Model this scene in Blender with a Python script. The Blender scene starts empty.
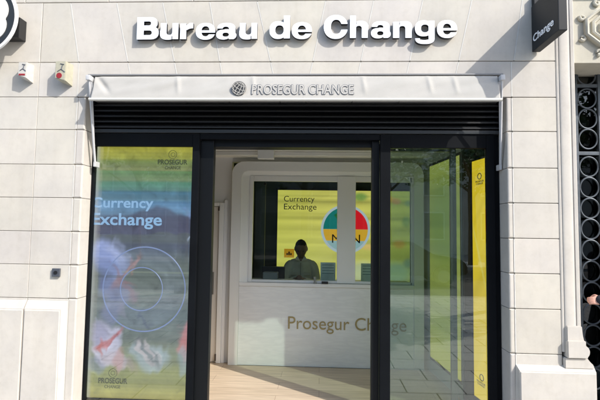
import bpy, bmesh, math, random
from mathutils import Vector, Matrix, noise
import numpy as np
random.seed(7)
PI = math.pi
SC = bpy.context.scene
COL = SC.collection

# ------------------------------------------------------------------ camera, world, sun, exposure
EYE = 1.65; CAM_Y = -3.98
PITCH, YAW, ROLL = math.radians(3.68), math.radians(2.69), math.radians(0.828)
def _rot(p, y, r):
    Rx = Matrix.Rotation(p, 3, 'X'); Ry = Matrix.Rotation(y, 3, 'Y'); Rz = Matrix.Rotation(r, 3, 'Z')
    return Ry @ Rx @ Rz
MF = _rot(PITCH, YAW, ROLL)                                # camera axes (x right, y up, z back)
B = Matrix(((1, 0, 0), (0, 0, -1), (0, 1, 0)))            # to Blender axes (z up, +y into the building)
cam = bpy.data.cameras.new('camera'); camo = bpy.data.objects.new('camera', cam); COL.objects.link(camo)
cam.sensor_fit = 'HORIZONTAL'; cam.sensor_width = 36; cam.lens = 27.0; cam.clip_start = .05; cam.clip_end = 500
camo.matrix_world = Matrix.Translation((0, CAM_Y, EYE)) @ (B @ MF).to_4x4()
SC.camera = camo

SUN = Vector((1.33, -1.0, 1.35)).normalized()
elev = math.asin(SUN.z); rotz = math.atan2(SUN.x, SUN.y)
w = bpy.data.worlds.new('World'); SC.world = w; w.use_nodes = True
nt = w.node_tree; bg = nt.nodes['Background']
sky = nt.nodes.new('ShaderNodeTexSky'); sky.sky_type = 'NISHITA'; sky.sun_disc = False
sky.sun_elevation = elev; sky.sun_rotation = rotz; sky.air_density = 1.0; sky.dust_density = 1.5
nt.links.new(sky.outputs[0], bg.inputs[0]); bg.inputs[1].default_value = 0.15
sl = bpy.data.lights.new('sun', 'SUN'); sl.energy = 2.05; sl.angle = math.radians(.55); sl.color = (1, .955, .89)
so = bpy.data.objects.new('sun', sl); COL.objects.link(so); so.location = (6, -8, 9)
so.rotation_euler = SUN.to_track_quat('Z', 'Y').to_euler()
SC.view_settings.view_transform = 'Standard'; SC.view_settings.look = 'None'
SC.view_settings.exposure = 1.3; SC.view_settings.gamma = 1; SC.view_settings.use_curve_mapping = False
try:
    SC.cycles.max_bounces = 10; SC.cycles.transparent_max_bounces = 24; SC.cycles.caustics_reflective = False
    SC.cycles.caustics_refractive = False
except Exception: pass

def P(px, py, Y):
    """world x, z of the point seen at photo pixel (600x400) on the plane y = Y"""
    d = MF @ Vector((px - 300, 200 - py, -450)); t = (Y - CAM_Y) / (-d.z)
    return d.x * t, EYE + d.y * t

# ------------------------------------------------------------------ materials
MATS = {}
def nodes(name):
    m = bpy.data.materials.new(name); m.use_nodes = True
    return m, m.node_tree, m.node_tree.nodes['Principled BSDF']
def mat(name, col, rough=.6, metal=0, var=0.0, scale=6, bump=0, bscale=60, spec=.5, stretch=None, detail=6):
    if name in MATS: return MATS[name]
    m, t, b = nodes(name)
    b.inputs['Roughness'].default_value = rough; b.inputs['Metallic'].default_value = metal
    b.inputs['Specular IOR Level'].default_value = spec
    b.inputs['Base Color'].default_value = (*col, 1)
    if var or bump:
        tc = t.nodes.new('ShaderNodeTexCoord'); mp = t.nodes.new('ShaderNodeMapping')
        t.links.new(tc.outputs['Object'], mp.inputs[0])
        if stretch: mp.inputs['Scale'].default_value = stretch
    if var:
        n = t.nodes.new('ShaderNodeTexNoise'); n.inputs['Scale'].default_value = scale; n.inputs['Detail'].default_value = detail
        t.links.new(mp.outputs[0], n.inputs['Vector'])
        r = t.nodes.new('ShaderNodeValToRGB'); t.links.new(n.outputs[0], r.inputs[0])
        r.color_ramp.elements[0].position = .3; r.color_ramp.elements[1].position = .7
        r.color_ramp.elements[0].color = (*[c * (1 - var) for c in col], 1)
        r.color_ramp.elements[1].color = (*[min(1, c * (1 + var)) for c in col], 1)
        t.links.new(r.outputs[0], b.inputs['Base Color'])
    if bump:
        n = t.nodes.new('ShaderNodeTexNoise'); n.inputs['Scale'].default_value = bscale; n.inputs['Detail'].default_value = 5
        t.links.new(mp.outputs[0], n.inputs['Vector'])
        bp = t.nodes.new('ShaderNodeBump'); bp.inputs['Strength'].default_value = bump; bp.inputs['Distance'].default_value = .01
        t.links.new(n.outputs[0], bp.inputs['Height']); t.links.new(bp.outputs[0], b.inputs['Normal'])
    MATS[name] = m; return m
def emit(name, col, s):
    m, t, b = nodes(name)
    b.inputs['Base Color'].default_value = (*[c * .05 for c in col], 1); b.inputs['Emission Color'].default_value = (*col, 1)
    b.inputs['Emission Strength'].default_value = s * .42; b.inputs['Roughness'].default_value = .4
    MATS[name] = m; return m
def emit_attr(name, s):
    m, t, b = nodes(name)
    a = t.nodes.new('ShaderNodeVertexColor'); a.layer_name = 'picture'
    b.inputs['Base Color'].default_value = (.02, .02, .02, 1); b.inputs['Roughness'].default_value = .35
    t.links.new(a.outputs[0], b.inputs['Emission Color']); b.inputs['Emission Strength'].default_value = s
    MATS[name] = m; return m
def glass(name, tint=(.9, .95, .92), boost=1.0, ior=1.5):
    m = bpy.data.materials.new(name); m.use_nodes = True; t = m.node_tree; t.nodes.clear()
    o = t.nodes.new('ShaderNodeOutputMaterial'); mx = t.nodes.new('ShaderNodeMixShader')
    tr = t.nodes.new('ShaderNodeBsdfTransparent'); tr.inputs[0].default_value = (*tint, 1)
    gl = t.nodes.new('ShaderNodeBsdfGlossy'); gl.inputs['Roughness'].default_value = 0.0; gl.inputs[0].default_value = (1, 1, 1, 1)
    fr = t.nodes.new('ShaderNodeFresnel'); fr.inputs[0].default_value = ior
    mu = t.nodes.new('ShaderNodeMath'); mu.operation = 'MULTIPLY'; mu.inputs[1].default_value = boost; mu.use_clamp = True
    ge = t.nodes.new('ShaderNodeNewGeometry'); mr = t.nodes.new('ShaderNodeMapRange'); mr.inputs[3].default_value = ior; mr.inputs[4].default_value = 1 / ior
    t.links.new(ge.outputs['Backfacing'], mr.inputs[0]); t.links.new(mr.outputs[0], fr.inputs[0])
    t.links.new(fr.outputs[0], mu.inputs[0]); t.links.new(mu.outputs[0], mx.inputs[0])
    t.links.new(tr.outputs[0], mx.inputs[1]); t.links.new(gl.outputs[0], mx.inputs[2]); t.links.new(mx.outputs[0], o.inputs[0])
    MATS[name] = m; return m

def stone_mat():
    m, t, b = nodes('cream_stone'); b.inputs['Roughness'].default_value = .8; b.inputs['Specular IOR Level'].default_value = .25
    tc = t.nodes.new('ShaderNodeTexCoord')
    at = t.nodes.new('ShaderNodeVertexColor'); at.layer_name = 'tone'
    n1 = t.nodes.new('ShaderNodeTexNoise'); n1.inputs['Scale'].default_value = 2.2; n1.inputs['Detail'].default_value = 9; n1.inputs['Roughness'].default_value = .65
    t.links.new(tc.outputs['Object'], n1.inputs['Vector'])
    r1 = t.nodes.new('ShaderNodeValToRGB'); t.links.new(n1.outputs[0], r1.inputs[0])
    r1.color_ramp.elements[0].position = .3; r1.color_ramp.elements[0].color = (.85, .85, .86, 1)
    r1.color_ramp.elements[1].position = .72; r1.color_ramp.elements[1].color = (1.04, 1.03, 1.0, 1)
    mx = t.nodes.new('ShaderNodeMix'); mx.data_type = 'RGBA'; mx.blend_type = 'MULTIPLY'; mx.inputs[0].default_value = 1
    t.links.new(at.outputs[0], mx.inputs[6]); t.links.new(r1.outputs[0], mx.inputs[7])
    # faint rain streaks
    mp = t.nodes.new('ShaderNodeMapping'); mp.inputs['Scale'].default_value = (9, 9, .7); t.links.new(tc.outputs['Object'], mp.inputs[0])
    n2 = t.nodes.new('ShaderNodeTexNoise'); n2.inputs['Scale'].default_value = 1.6; n2.inputs['Detail'].default_value = 5; t.links.new(mp.outputs[0], n2.inputs['Vector'])
    r2 = t.nodes.new('ShaderNodeValToRGB'); t.links.new(n2.outputs[0], r2.inputs[0])
    r2.color_ramp.elements[0].position = .25; r2.color_ramp.elements[0].color = (.955, .95, .94, 1)
    r2.color_ramp.elements[1].position = .5; r2.color_ramp.elements[1].color = (1, 1, 1, 1)
    n4 = t.nodes.new('ShaderNodeTexNoise'); n4.inputs['Scale'].default_value = 14; n4.inputs['Detail'].default_value = 8; n4.inputs['Roughness'].default_value = .7; t.links.new(tc.outputs['Object'], n4.inputs['Vector'])
    r4 = t.nodes.new('ShaderNodeValToRGB'); t.links.new(n4.outputs[0], r4.inputs[0])
    r4.color_ramp.elements[0].position = .33; r4.color_ramp.elements[0].color = (.945, .94, .93, 1); r4.color_ramp.elements[1].position = .52; r4.color_ramp.elements[1].color = (1, 1, 1, 1)
    m4 = t.nodes.new('ShaderNodeMix'); m4.data_type = 'RGBA'; m4.blend_type = 'MULTIPLY'; m4.inputs[0].default_value = 1
    t.links.new(r2.outputs[0], m4.inputs[6]); t.links.new(r4.outputs[0], m4.inputs[7])
    m2 = t.nodes.new('ShaderNodeMix'); m2.data_type = 'RGBA'; m2.blend_type = 'MULTIPLY'; m2.inputs[0].default_value = 1
    t.links.new(mx.outputs[2], m2.inputs[6]); t.links.new(m4.outputs[2], m2.inputs[7])
    t.links.new(m2.outputs[2], b.inputs['Base Color'])
    n3 = t.nodes.new('ShaderNodeTexNoise'); n3.inputs['Scale'].default_value = 90; n3.inputs['Detail'].default_value = 6
    t.links.new(tc.outputs['Object'], n3.inputs['Vector'])
    bp = t.nodes.new('ShaderNodeBump'); bp.inputs['Strength'].default_value = .12; bp.inputs['Distance'].default_value = .003
    t.links.new(n3.outputs[0], bp.inputs['Height']); t.links.new(bp.outputs[0], b.inputs['Normal'])
    return m
def plank_mat():
    m, t, b = nodes('oak_planks'); b.inputs['Roughness'].default_value = .42
    tc = t.nodes.new('ShaderNodeTexCoord'); br = t.nodes.new('ShaderNodeTexBrick'); t.links.new(tc.outputs['Object'], br.inputs[0])
    br.inputs['Scale'].default_value = 1; br.inputs['Brick Width'].default_value = 1.15; br.inputs['Row Height'].default_value = .19
    br.inputs['Mortar Size'].default_value = .0018; br.inputs['Color1'].default_value = (.54, .43, .31, 1); br.inputs['Color2'].default_value = (.62, .50, .37, 1)
    br.inputs['Mortar'].default_value = (.25, .16, .1, 1); br.offset = .37
    mp = t.nodes.new('ShaderNodeMapping'); mp.inputs['Scale'].default_value = (1.5, 22, 1); t.links.new(tc.outputs['Object'], mp.inputs[0])
    n = t.nodes.new('ShaderNodeTexNoise'); n.inputs['Scale'].default_value = 2; n.inputs['Detail'].default_value = 8; t.links.new(mp.outputs[0], n.inputs['Vector'])
    r = t.nodes.new('ShaderNodeValToRGB'); t.links.new(n.outputs[0], r.inputs[0])
    r.color_ramp.elements[0].position = .3; r.color_ramp.elements[0].color = (.8, .78, .76, 1); r.color_ramp.elements[1].position = .7; r.color_ramp.elements[1].color = (1.1, 1.1, 1.1, 1)
    mx = t.nodes.new('ShaderNodeMix'); mx.data_type = 'RGBA'; mx.blend_type = 'MULTIPLY'; mx.inputs[0].default_value = 1
    t.links.new(br.outputs[0], mx.inputs[6]); t.links.new(r.outputs[0], mx.inputs[7]); t.links.new(mx.outputs[2], b.inputs['Base Color'])
    return m
def marble_mat():
    m, t, b = nodes('white_marble'); b.inputs['Roughness'].default_value = .18
    tc = t.nodes.new('ShaderNodeTexCoord'); mp = t.nodes.new('ShaderNodeMapping'); t.links.new(tc.outputs['Object'], mp.inputs[0])
    mp.inputs['Scale'].default_value = (1.1, 1, 6.5); mp.inputs['Rotation'].default_value = (0, .22, 0)
    n = t.nodes.new('ShaderNodeTexNoise'); n.inputs['Scale'].default_value = 3.2; n.inputs['Detail'].default_value = 10; n.inputs['Distortion'].default_value = .4
    t.links.new(mp.outputs[0], n.inputs['Vector'])
    r = t.nodes.new('ShaderNodeValToRGB'); t.links.new(n.outputs[0], r.inputs[0]); e = r.color_ramp.elements
    e[0].position = .38; e[0].color = (.90, .91, .91, 1); e[1].position = .60; e[1].color = (.90, .91, .91, 1)
    x = e.new(.495); x.color = (.845, .855, .86, 1)
    t.links.new(r.outputs[0], b.inputs['Base Color']); return m
def paving_mat():
    m, t, b = nodes('grey_paving'); b.inputs['Roughness'].default_value = .75
    tc = t.nodes.new('ShaderNodeTexCoord'); br = t.nodes.new('ShaderNodeTexBrick'); t.links.new(tc.outputs['Object'], br.inputs[0])
    br.inputs['Scale'].default_value = 1; br.inputs['Brick Width'].default_value = .6; br.inputs['Row Height'].default_value = .4
    br.inputs['Mortar Size'].default_value = .008; br.inputs['Color1'].default_value = (.40, .39, .37, 1); br.inputs['Color2'].default_value = (.46, .45, .43, 1)
    br.inputs['Mortar'].default_value = (.06, .06, .06, 1)
    t.links.new(br.outputs[0], b.inputs['Base Color']); return m

STONE = stone_mat(); OAK = plank_mat(); MARBLE = marble_mat(); PAVING = paving_mat()
MORTAR = mat('pale_mortar', (.58, .565, .52), .85, var=.06, scale=20)
DARK = mat('anthracite_metal', (.0045, .0055, .007), .6, .0, var=.2, scale=3, spec=.1)
BLACK = mat('black_metal', (.004, .005, .006), .45, .0, spec=.25)
LOUV = mat('louvre_metal', (.030, .031, .033), .45, 0, spec=.35)
WHITEM = mat('white_lacquer', (.88, .88, .87), .3)
WHITEW = mat('white_wall_paint', (.82, .81, .78), .7, var=.03, scale=2)
PANEL = mat('white_counter_panel', (.84, .84, .82), .35)
GREYSHADE = mat('dark_grey_wall', (.10, .12, .11), .6)
FABRIC = mat('cream_canvas', (.425, .41, .375), .85, var=.05, scale=5, bump=.3, bscale=400)
ALU = mat('white_aluminium', (.52, .52, .52), .45, .0)
LETW = mat('white_letter_face', (.86, .89, .93), .35)
BLKPL = mat('black_plastic', (.012, .012, .013), .35)
GOLD = mat('gold_lettering', (.42, .33, .15), .4, .2)
INK = mat('dark_ink', (.03, .032, .035), .6)
GREYINK = mat('grey_ink', (.10, .11, .13), .6)
GLASS = glass('shop_glass', (.80, .87, .81), 2.7)
DGLASS = glass('display_glass', (.93, .95, .95), 1.2)
CGLASS = glass('counter_glass', (.90, .94, .92), .5)

# ------------------------------------------------------------------ builders
class MB:
    def __init__(s): s.bm = bmesh.new()
    def box(s, x0, x1, y0, y1, z0, z1, bev=0, M=None):
        bm = bmesh.new(); bmesh.ops.create_cube(bm, size=1)
        for v in bm.verts: v.co = Vector(((x0 + x1) / 2 + v.co.x * (x1 - x0), (y0 + y1) / 2 + v.co.y * (y1 - y0), (z0 + z1) / 2 + v.co.z * (z1 - z0)))
        if bev: bmesh.ops.bevel(bm, geom=bm.edges[:], offset=bev, segments=2, affect='EDGES', profile=.6)
        s.add(bm, M); return s
    def add(s, bm, M=None):
        if M: bm.transform(M)
        me = bpy.data.meshes.new('tmp'); bm.to_mesh(me); s.bm.from_mesh(me); bpy.data.meshes.remove(me); bm.free()
    def prism(s, pts, a0, a1, axis='y', bev=0):
        """pts: closed outline; extruded along axis between a0 and a1"""
        bm = bmesh.new()
        def mk(p, a):
            if axis == 'y': return (p[0], a, p[1])
            if axis == 'z': return (p[0], p[1], a)
            return (a, p[0], p[1])
        A = [bm.verts.new(mk(p, a0)) for p in pts]; Bv = [bm.verts.new(mk(p, a1)) for p in pts]
        n = len(pts); bm.faces.new(A); bm.faces.new(Bv[::-1])
        for i in range(n): bm.faces.new((A[i], Bv[i], Bv[(i + 1) % n], A[(i + 1) % n]))
        bmesh.ops.recalc_face_normals(bm, faces=bm.faces[:])
        if bev: bmesh.ops.bevel(bm, geom=bm.edges[:], offset=bev, segments=2, affect='EDGES')
        s.add(bm); return s
    def tube(s, pts, r, n=10, cyc=False):
        bm = bmesh.new(); pts = [Vector(p) for p in pts]; L = len(pts); rings = []
        up = None
        for i, p in enumerate(pts):
            if cyc: d = (pts[(i + 1) % L] - pts[i - 1]).normalized()
            else: d = (pts[min(i + 1, L - 1)] - pts[max(i - 1, 0)]).normalized()
            if up is None: up = d.orthogonal().normalized()
            u = (up - d * up.dot(d)).normalized(); up = u; v = d.cross(u)
            rr = r[i] if isinstance(r, (list, tuple)) else r
            rings.append([bm.verts.new(p + (u * math.cos(2 * PI * k / n) + v * math.sin(2 * PI * k / n)) * rr) for k in range(n)])
        for i in range(L if cyc else L - 1):
            a, b = rings[i], rings[(i + 1) % L]
            for k in range(n): bm.faces.new((a[k], a[(k + 1) % n], b[(k + 1) % n], b[k]))
        if not cyc: bm.faces.new(rings[0][::-1]); bm.faces.new(rings[-1])
        bmesh.ops.recalc_face_normals(bm, faces=bm.faces[:])
        s.add(bm); return s
    def build(s, name, m, parent=None, smooth=False, ms=None):
        me = bpy.data.meshes.new(name); s.bm.to_mesh(me); s.bm.free()
        me.materials.append(m)
        if smooth:
            for p in me.polygons: p.use_smooth = True
            try: me.set_sharp_from_angle(angle=math.radians(35))
            except Exception: pass
        return link(name, me, parent)
def link(name, me, parent=None):
    o = bpy.data.objects.new(name, me); COL.objects.link(o)
    if parent: o.parent = parent; o.matrix_parent_inverse = parent.matrix_world.inverted() if not parent.parent and parent.type == 'EMPTY' and False else Matrix()
    return o
def tag(o, label, cat, group=None, kind=None):
    if label: o['label'] = label
    if cat: o['category'] = cat
    if group: o['group'] = group
    if kind: o['kind'] = kind
    return o
def thing(name, label, cat, group=None):
    o = bpy.data.objects.new(name, None); COL.objects.link(o); o.empty_display_size = .1
    return tag(o, label, cat, group)
def settle(root):
    """move the Empty to the base of what it carries; the parts stay where they are"""
    lo = Vector((1e9,) * 3); hi = -lo
    def walk(o):
        for c in o.children:
            if c.type == 'MESH':
                for v in c.bound_box:
                    for k in range(3): lo[k] = min(lo[k], v[k]); hi[k] = max(hi[k], v[k])
            walk(c)
    walk(root); base = Vector(((lo.x + hi.x) / 2, (lo.y + hi.y) / 2, lo.z))
    root.location = base
    for c in root.children: c.matrix_parent_inverse = Matrix.Translation(-base)
def struct(o): o['kind'] = 'structure'; return o
def eval_mesh(o, name):
    dg = bpy.context.evaluated_depsgraph_get(); dg.update()
    me = bpy.data.meshes.new_from_object(o.evaluated_get(dg)); me.name = name; return me
def text(s, rect, y, m, name, parent, depth=.002, off=0.0, align='LEFT', keep=False, lines=None, Mx=None):
    """text as a mesh fitted to rect (x0, x1, z0, z1) on plane y, facing -y; Mx maps plane coords elsewhere"""
    c = bpy.data.curves.new('t', 'FONT'); c.body = s; c.offset = off; c.extrude = .01; c.align_x = align; c.space_line = .92; c.resolution_u = 6
    o = bpy.data.objects.new('t', c); COL.objects.link(o); me = eval_mesh(o, name); bpy.data.objects.remove(o)
    xs = [v.co.x for v in me.vertices]; ys = [v.co.y for v in me.vertices]; a, b_, p, q = min(xs), max(xs), min(ys), max(ys)
    for v in me.vertices:
        X = rect[0] + (v.co.x - a) / (b_ - a) * (rect[1] - rect[0]); Z = rect[2] + (v.co.y - p) / (q - p) * (rect[3] - rect[2])
        Y = y - (v.co.z / .01 * .5 + .5) * depth
        v.co = (X, Y, Z) if Mx is None else Mx(X, Y, Z)
    me.materials.clear(); me.materials.append(m)
    return link(name, me, parent)
def prect(x0, y0, x1, y1, Y):
    a = P(x0, y0, Y); b = P(x1, y0, Y); c = P(x1, y1, Y); d = P(x0, y1, Y)
    return ((a[0] + d[0]) / 2, (b[0] + c[0]) / 2, (c[1] + d[1]) / 2, (a[1] + b[1]) / 2)

# implicit-outline glyphs -> contours -> filled, extruded mesh
def contours(F, x0, x1, y0, y1, n=150):
    xs = np.linspace(x0, x1, n); ys = np.linspace(y0, y1, n); X, Y = np.meshgrid(xs, ys, indexing='ij'); V = F(X, Y)
    seg = {}
    def ip(i, j, k, l):
        a, b = V[i, j], V[k, l]; t = a / (a - b)
        return (xs[i] + (xs[k] - xs[i]) * t, ys[j] + (ys[l] - ys[j]) * t)
    neigh = {}; pos = {}
    def addseg(a, b): neigh.setdefault(a, []).append(b); neigh.setdefault(b, []).append(a)
    ins = V < 0
    for i in range(n - 1):
        for j in range(n - 1):
            c = (ins[i, j], ins[i + 1, j], ins[i + 1, j + 1], ins[i, j + 1])
            if all(c) or not any(c): continue
            E_ = [((i, j), (i + 1, j)), ((i + 1, j), (i + 1, j + 1)), ((i, j + 1), (i + 1, j + 1)), ((i, j), (i, j + 1))]
            cr = []
            for (p, q) in E_:
                if ins[p] != ins[q]: pos[(p, q)] = ip(*p, *q); cr.append((p, q))
            if len(cr) == 2: addseg(cr[0], cr[1])
            elif len(cr) == 4: addseg(cr[0], cr[1]); addseg(cr[2], cr[3])
    out = []; seen = set()
    for s0 in neigh:
        if s0 in seen: continue
        loop = [s0]; seen.add(s0); cur = s0
        while True:
            nx = [k for k in neigh[cur] if k not in seen]
            if not nx: break
            cur = nx[0]; seen.add(cur); loop.append(cur)
        if len(loop) > 5: out.append([pos[k] for k in loop])
    return out
def outline_mesh(loops, name, rect, y0, y1, m, parent, src=None, bev=0):
    c = bpy.data.curves.new('g', 'CURVE'); c.dimensions = '2D'; c.fill_mode = 'BOTH'; c.extrude = .5
    for L in loops:
        sp = c.splines.new('POLY'); sp.points.add(len(L) - 1)
        for k, p in enumerate(L): sp.points[k].co = (p[0], p[1], 0, 1)
        sp.use_cyclic_u = True
    o = bpy.data.objects.new('g', c); COL.objects.link(o); me = eval_mesh(o, name); bpy.data.objects.remove(o)
    if src is None:
        xs = [p[0] for L in loops for p in L]; ys = [p[1] for L in loops for p in L]; src = (min(xs), max(xs), min(ys), max(ys))
    for v in me.vertices:
        v.co = (rect[0] + (v.co.x - src[0]) / (src[1] - src[0]) * (rect[1] - rect[0]), y0 + (v.co.z + .5) * (y1 - y0) if False else (y0 if v.co.z > 0 else y1),
                rect[2] + (v.co.y - src[2]) / (src[3] - src[2]) * (rect[3] - rect[2]))
    me.materials.clear()
    for mm in (m if isinstance(m, (list, tuple)) else [m]): me.materials.append(mm)
    if isinstance(m, (list, tuple)):
        for p in me.polygons: p.material_index = 0 if abs(p.normal.y) > .8 else 1
    return link(name, me, parent)
def bx(x0, x1, y0, y1): return lambda X, Y: np.maximum(np.maximum(x0 - X, X - x1), np.maximum(y0 - Y, Y - y1))
def el(cx, cy, a, b, p=2.3): return lambda X, Y: ((np.abs((X - cx) / a) ** p + np.abs((Y - cy) / b) ** p) ** (1 / p) - 1) * min(a, b)
def U(*f): return lambda X, Y: np.minimum.reduce([g(X, Y) for g in f])
def D(a, *f): return lambda X, Y: np.maximum.reduce([a(X, Y)] + [-g(X, Y) for g in f])
def I(*f): return lambda X, Y: np.maximum.reduce([g(X, Y) for g in f])

# ------------------------------------------------------------------ ground, road, far side of the street
def slab(name, x0, x1, y0, y1, z0, z1, m): return struct(MB().box(x0, x1, y0, y1, z0, z1).build(name, m))
slab('pavement', -40, 40, -7.2, .16, -.15, -.004, PAVING)
slab('kerb', -40, 40, -7.4, -7.2, -.15, .0, mat('kerb_granite', (.33, .32, .3), .8, var=.15, scale=8))
slab('road', -60, 60, -17, -7.4, -.2, -.13, mat('asphalt', (.05, .05, .052), .85, var=.2, scale=30))
slab('far_pavement', -60, 60, -60, -17, -.15, -.01, mat('far_paving', (.28, .27, .26), .85, var=.1, scale=4))
slab('ground', -200, 200, -200, 200, -.6, -.22, mat('earth', (.12, .11, .09), .9, var=.2, scale=2))

# ------------------------------------------------------------------ stone facade
ZR = [3.734, 3.161, 2.835, 2.530, 2.208, 1.902, 1.596, 1.296, .996]
XL, XR = P(88.2, 250, .16)[0], P(501, 250, .16)[0]                                       # opening edges
XJL = P(75, 150, 0)[0]; XJR = P(513.5, 200, 0)[0]           # the vertical joints next to the opening
XD = P(559, 200, 0)[0]                                      # where the doorway moulding starts
GAP = .005; BEV = .005
blocks = bmesh.new()
tl = blocks.loops.layers.float_color.new('tone')
def block(poly, y=0.0, depth=.3, gap=GAP, tone=None, gapside=None, bev=BEV):
    """poly: convex, anticlockwise in x-z; a bevelled ashlar"""
    tone = tone or random.uniform(.94, 1.02)
    c = (.590 * tone, .556 * tone * random.uniform(.994, 1.006), .500 * tone * random.uniform(.97, 1.02), 1)
    n = len(poly)
    def inset(d):
        out = []
        for i in range(n):
            p, a, b = Vector(poly[i]), Vector(poly[i - 1]), Vector(poly[(i + 1) % n])
            e1 = (p - a).normalized(); e2 = (b - p).normalized(); n1 = Vector((-e1.y, e1.x)); n2 = Vector((-e2.y, e2.x))
            k = 1 / max(.2, 1 + n1.dot(n2)); out.append(p + (n1 + n2) * d * k)
        return out
    rings = []
    for d, yy in ((gap / 2 + bev, y), (gap / 2 + bev * .35, y + bev * .25), (gap / 2, y + bev), (gap / 2, y + depth)):
        rings.append([blocks.verts.new((q.x, yy, q.y)) for q in inset(d)])
    fs = [blocks.faces.new(rings[0])]
    for a, b in zip(rings, rings[1:]):
        for i in range(n): fs.append(blocks.faces.new((a[i], a[(i + 1) % n], b[(i + 1) % n], b[i])))
    fs.append(blocks.faces.new(rings[-1][::-1]))
    for f in fs:
        for l in f.loops: l[tl] = c
def quad(x0, x1, z0, z1, x0t=None, x1t=None, **k):
    block([(x0, z0), (x1, z0), (x1 if x1t is None else x1t, z1), (x0 if x0t is None else x0t, z1)], **k)
# slanted joints of the flat arch: (top px, bottom px) pairs in the photo
SL = [((71, 4), (79, 62)), ((117, 3), (128, 62)), ((163, 3), (174.5, 62)), ((210, 3), (220, 62)), ((257, 0), (270.5, 61)), ((326, 0), (313, 61)),
      ((374, 0), (361, 61)), ((423, 0), (410, 60)), ((472, 0), (459, 60)), ((522.5, 0), (514, 60))]
lines = []
for a, b in SL:
    (xa, za), (xb, zb) = P(*a, 0), P(*b, 0); lines.append((xb, zb, (xa - xb) / (za - zb)))
def lx(i, z): xb, zb, s = lines[i]; return xb + (z - zb) * s
XF = -3.05                                                   # outer left joint
XM = P(38, 98, 0)[0]
FARL = -6.0
def srow(z0, z1, seams=True):
    for i in range(len(lines) - 1): quad(lx(i, z0), lx(i + 1, z0), z0, z1, lx(i, z1), lx(i + 1, z1))
# course with the sign
srow(ZR[1], ZR[0])
for i in range(len(lines) - 1):
    z0, z1 = ZR[2], ZR[1]
    quad(XJL if i == 0 else lx(i, z0), XJR if i == 8 else lx(i + 1, z0), z0, z1, XJL if i == 0 else lx(i, z1), XJR if i == 8 else lx(i + 1, z1))
quad(XM, lx(0, ZR[1]), ZR[1], ZR[0], XM, lx(0, ZR[0])); quad(XF, XM, ZR[1], ZR[0], gap=.003); quad(-4.6, XF, ZR[1], ZR[0]); quad(FARL, -4.6, ZR[1], ZR[0])
quad(lx(9, ZR[1]), XD, ZR[1], ZR[0], lx(9, ZR[0]), XD)
for z0, z1 in ((ZR[0], 4.1), (4.1, 4.5), (4.5, 4.95)):
    xs = [FARL, -4.4, -3.6, -2.8, -2.0, -1.2, -.4, .4, 1.2, 2.0, 3.0, 4.4, 6.0]
    for a, b in zip(xs, xs[1:]): quad(a, b, z0, z1)
for k in range(1, 8):
    z1, z0 = ZR[k], ZR[k + 1]
    quad(FARL, -4.2, z0, z1); quad(-4.2, XF, z0, z1); quad(XF, XM + .001, z0, z1, gap=.004, bev=.003); quad(XM - .001, XJL, z0, z1, gap=.004, bev=.004)
    if k > 1: quad(XJL, XL, z0, z1, bev=.012)
quad(XF, XM, 0, ZR[8]); quad(XM, XJL, 0, ZR[8]); quad(FARL, XF, 0, ZR[8]); quad(XJL, XL, 0, ZR[8], bev=.010)
zr2 = ZR[1:] + [.62, 0]
for k in range(len(zr2) - 1):
    z1, z0 = zr2[k], zr2[k + 1]
    quad(XJR, XD, z0, z1)
    if k > 0: quad(XR, XJR, z0, z1, bev=.012)
# short cheek stones beside the awning
bmesh.ops.recalc_face_normals(blocks, faces=blocks.faces[:])
wall = thing('stone_wall', 'cream ashlar stone wall of the building around the shop opening', 'wall')
def tone_layer(bm, c=(.58, .547, .495, 1)):
    L = bm.loops.layers.float_color.get('tone') or bm.loops.layers.float_color.new('tone')
    for f in bm.faces:
        for l in f.loops: l[L] = c
me = bpy.data.meshes.new('ashlar_blocks'); blocks.to_mesh(me); blocks.free(); me.materials.append(STONE); link('ashlar_blocks', me, wall)
# mortar bed behind the blocks and brighter pointed vertical joints
mb = MB()
mb.box(FARL, XL - .03, .014, .28, 0, 2.83).box(XR + .03, XD, .014, .28, 0, 2.83).box(FARL, XD, .014, .28, 2.86, 4.9)
mb.build('mortar_bed', mat('grey_mortar', (.34, .33, .30), .9), wall)
mb = MB()
def vj(xb, zb, xt, zt, w=.005):
    mb.prism([(xb - w, zb), (xb + w, zb), (xt + w, zt), (xt - w, zt)], -.0015, .013)
for i in range(len(lines)):
    if 0 < i < 9: vj(lx(i, 2.86), 2.86, lx(i, ZR[1] - .008), ZR[1] - .008)
    vj(lx(i, ZR[1] + .008), ZR[1] + .008, lx(i, ZR[0] - .008), ZR[0] - .008)
zz = ZR[1:]
for a, b in zip(zz, zz[1:]):
    vj(XJL, b + .008, XJL, a - .008)
vj(XJL, .01, XJL, ZR[8] - .008)
zz = zr2
for a, b in zip(zz, zz[1:]): vj(XJR, b + .008, XJR, a - .008, .005)
mb.build('pointed_joints', MORTAR, wall)
# raised plinths
def stone_part(mb, name, parent, smooth=False, c=(.58, .547, .495, 1)):
    tone_layer(mb.bm, c); return mb.build(name, STONE, parent, smooth)
def frustum(mb, r0, r1, y0, y1):
    bm = bmesh.new()
    a = [bm.verts.new((x, y0, z)) for x, z in r0]; b = [bm.verts.new((x, y1, z)) for x, z in r1]
    bm.faces.new(b)
    for i in range(len(a)): bm.faces.new((a[i], a[(i + 1) % len(a)], b[(i + 1) % len(a)], b[i]))
    bmesh.ops.recalc_face_normals(bm, faces=bm.faces[:]); bmesh.ops.bevel(bm, geom=[e for e in bm.edges if all(v in b for v in e.verts)], offset=.008, segments=3, affect='EDGES')
    mb.add(bm)
x1 = P(67, 330, 0)[0]; f1 = P(59, 330, -.05)[0]
mb = MB(); frustum(mb, [(XM + .004, 0), (x1, 0), (x1, .985), (XM + .004, .985)], [(XM + .006, 0), (f1, 0), (f1, .90), (XM + .006, .90)], .005, -.05)
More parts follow.
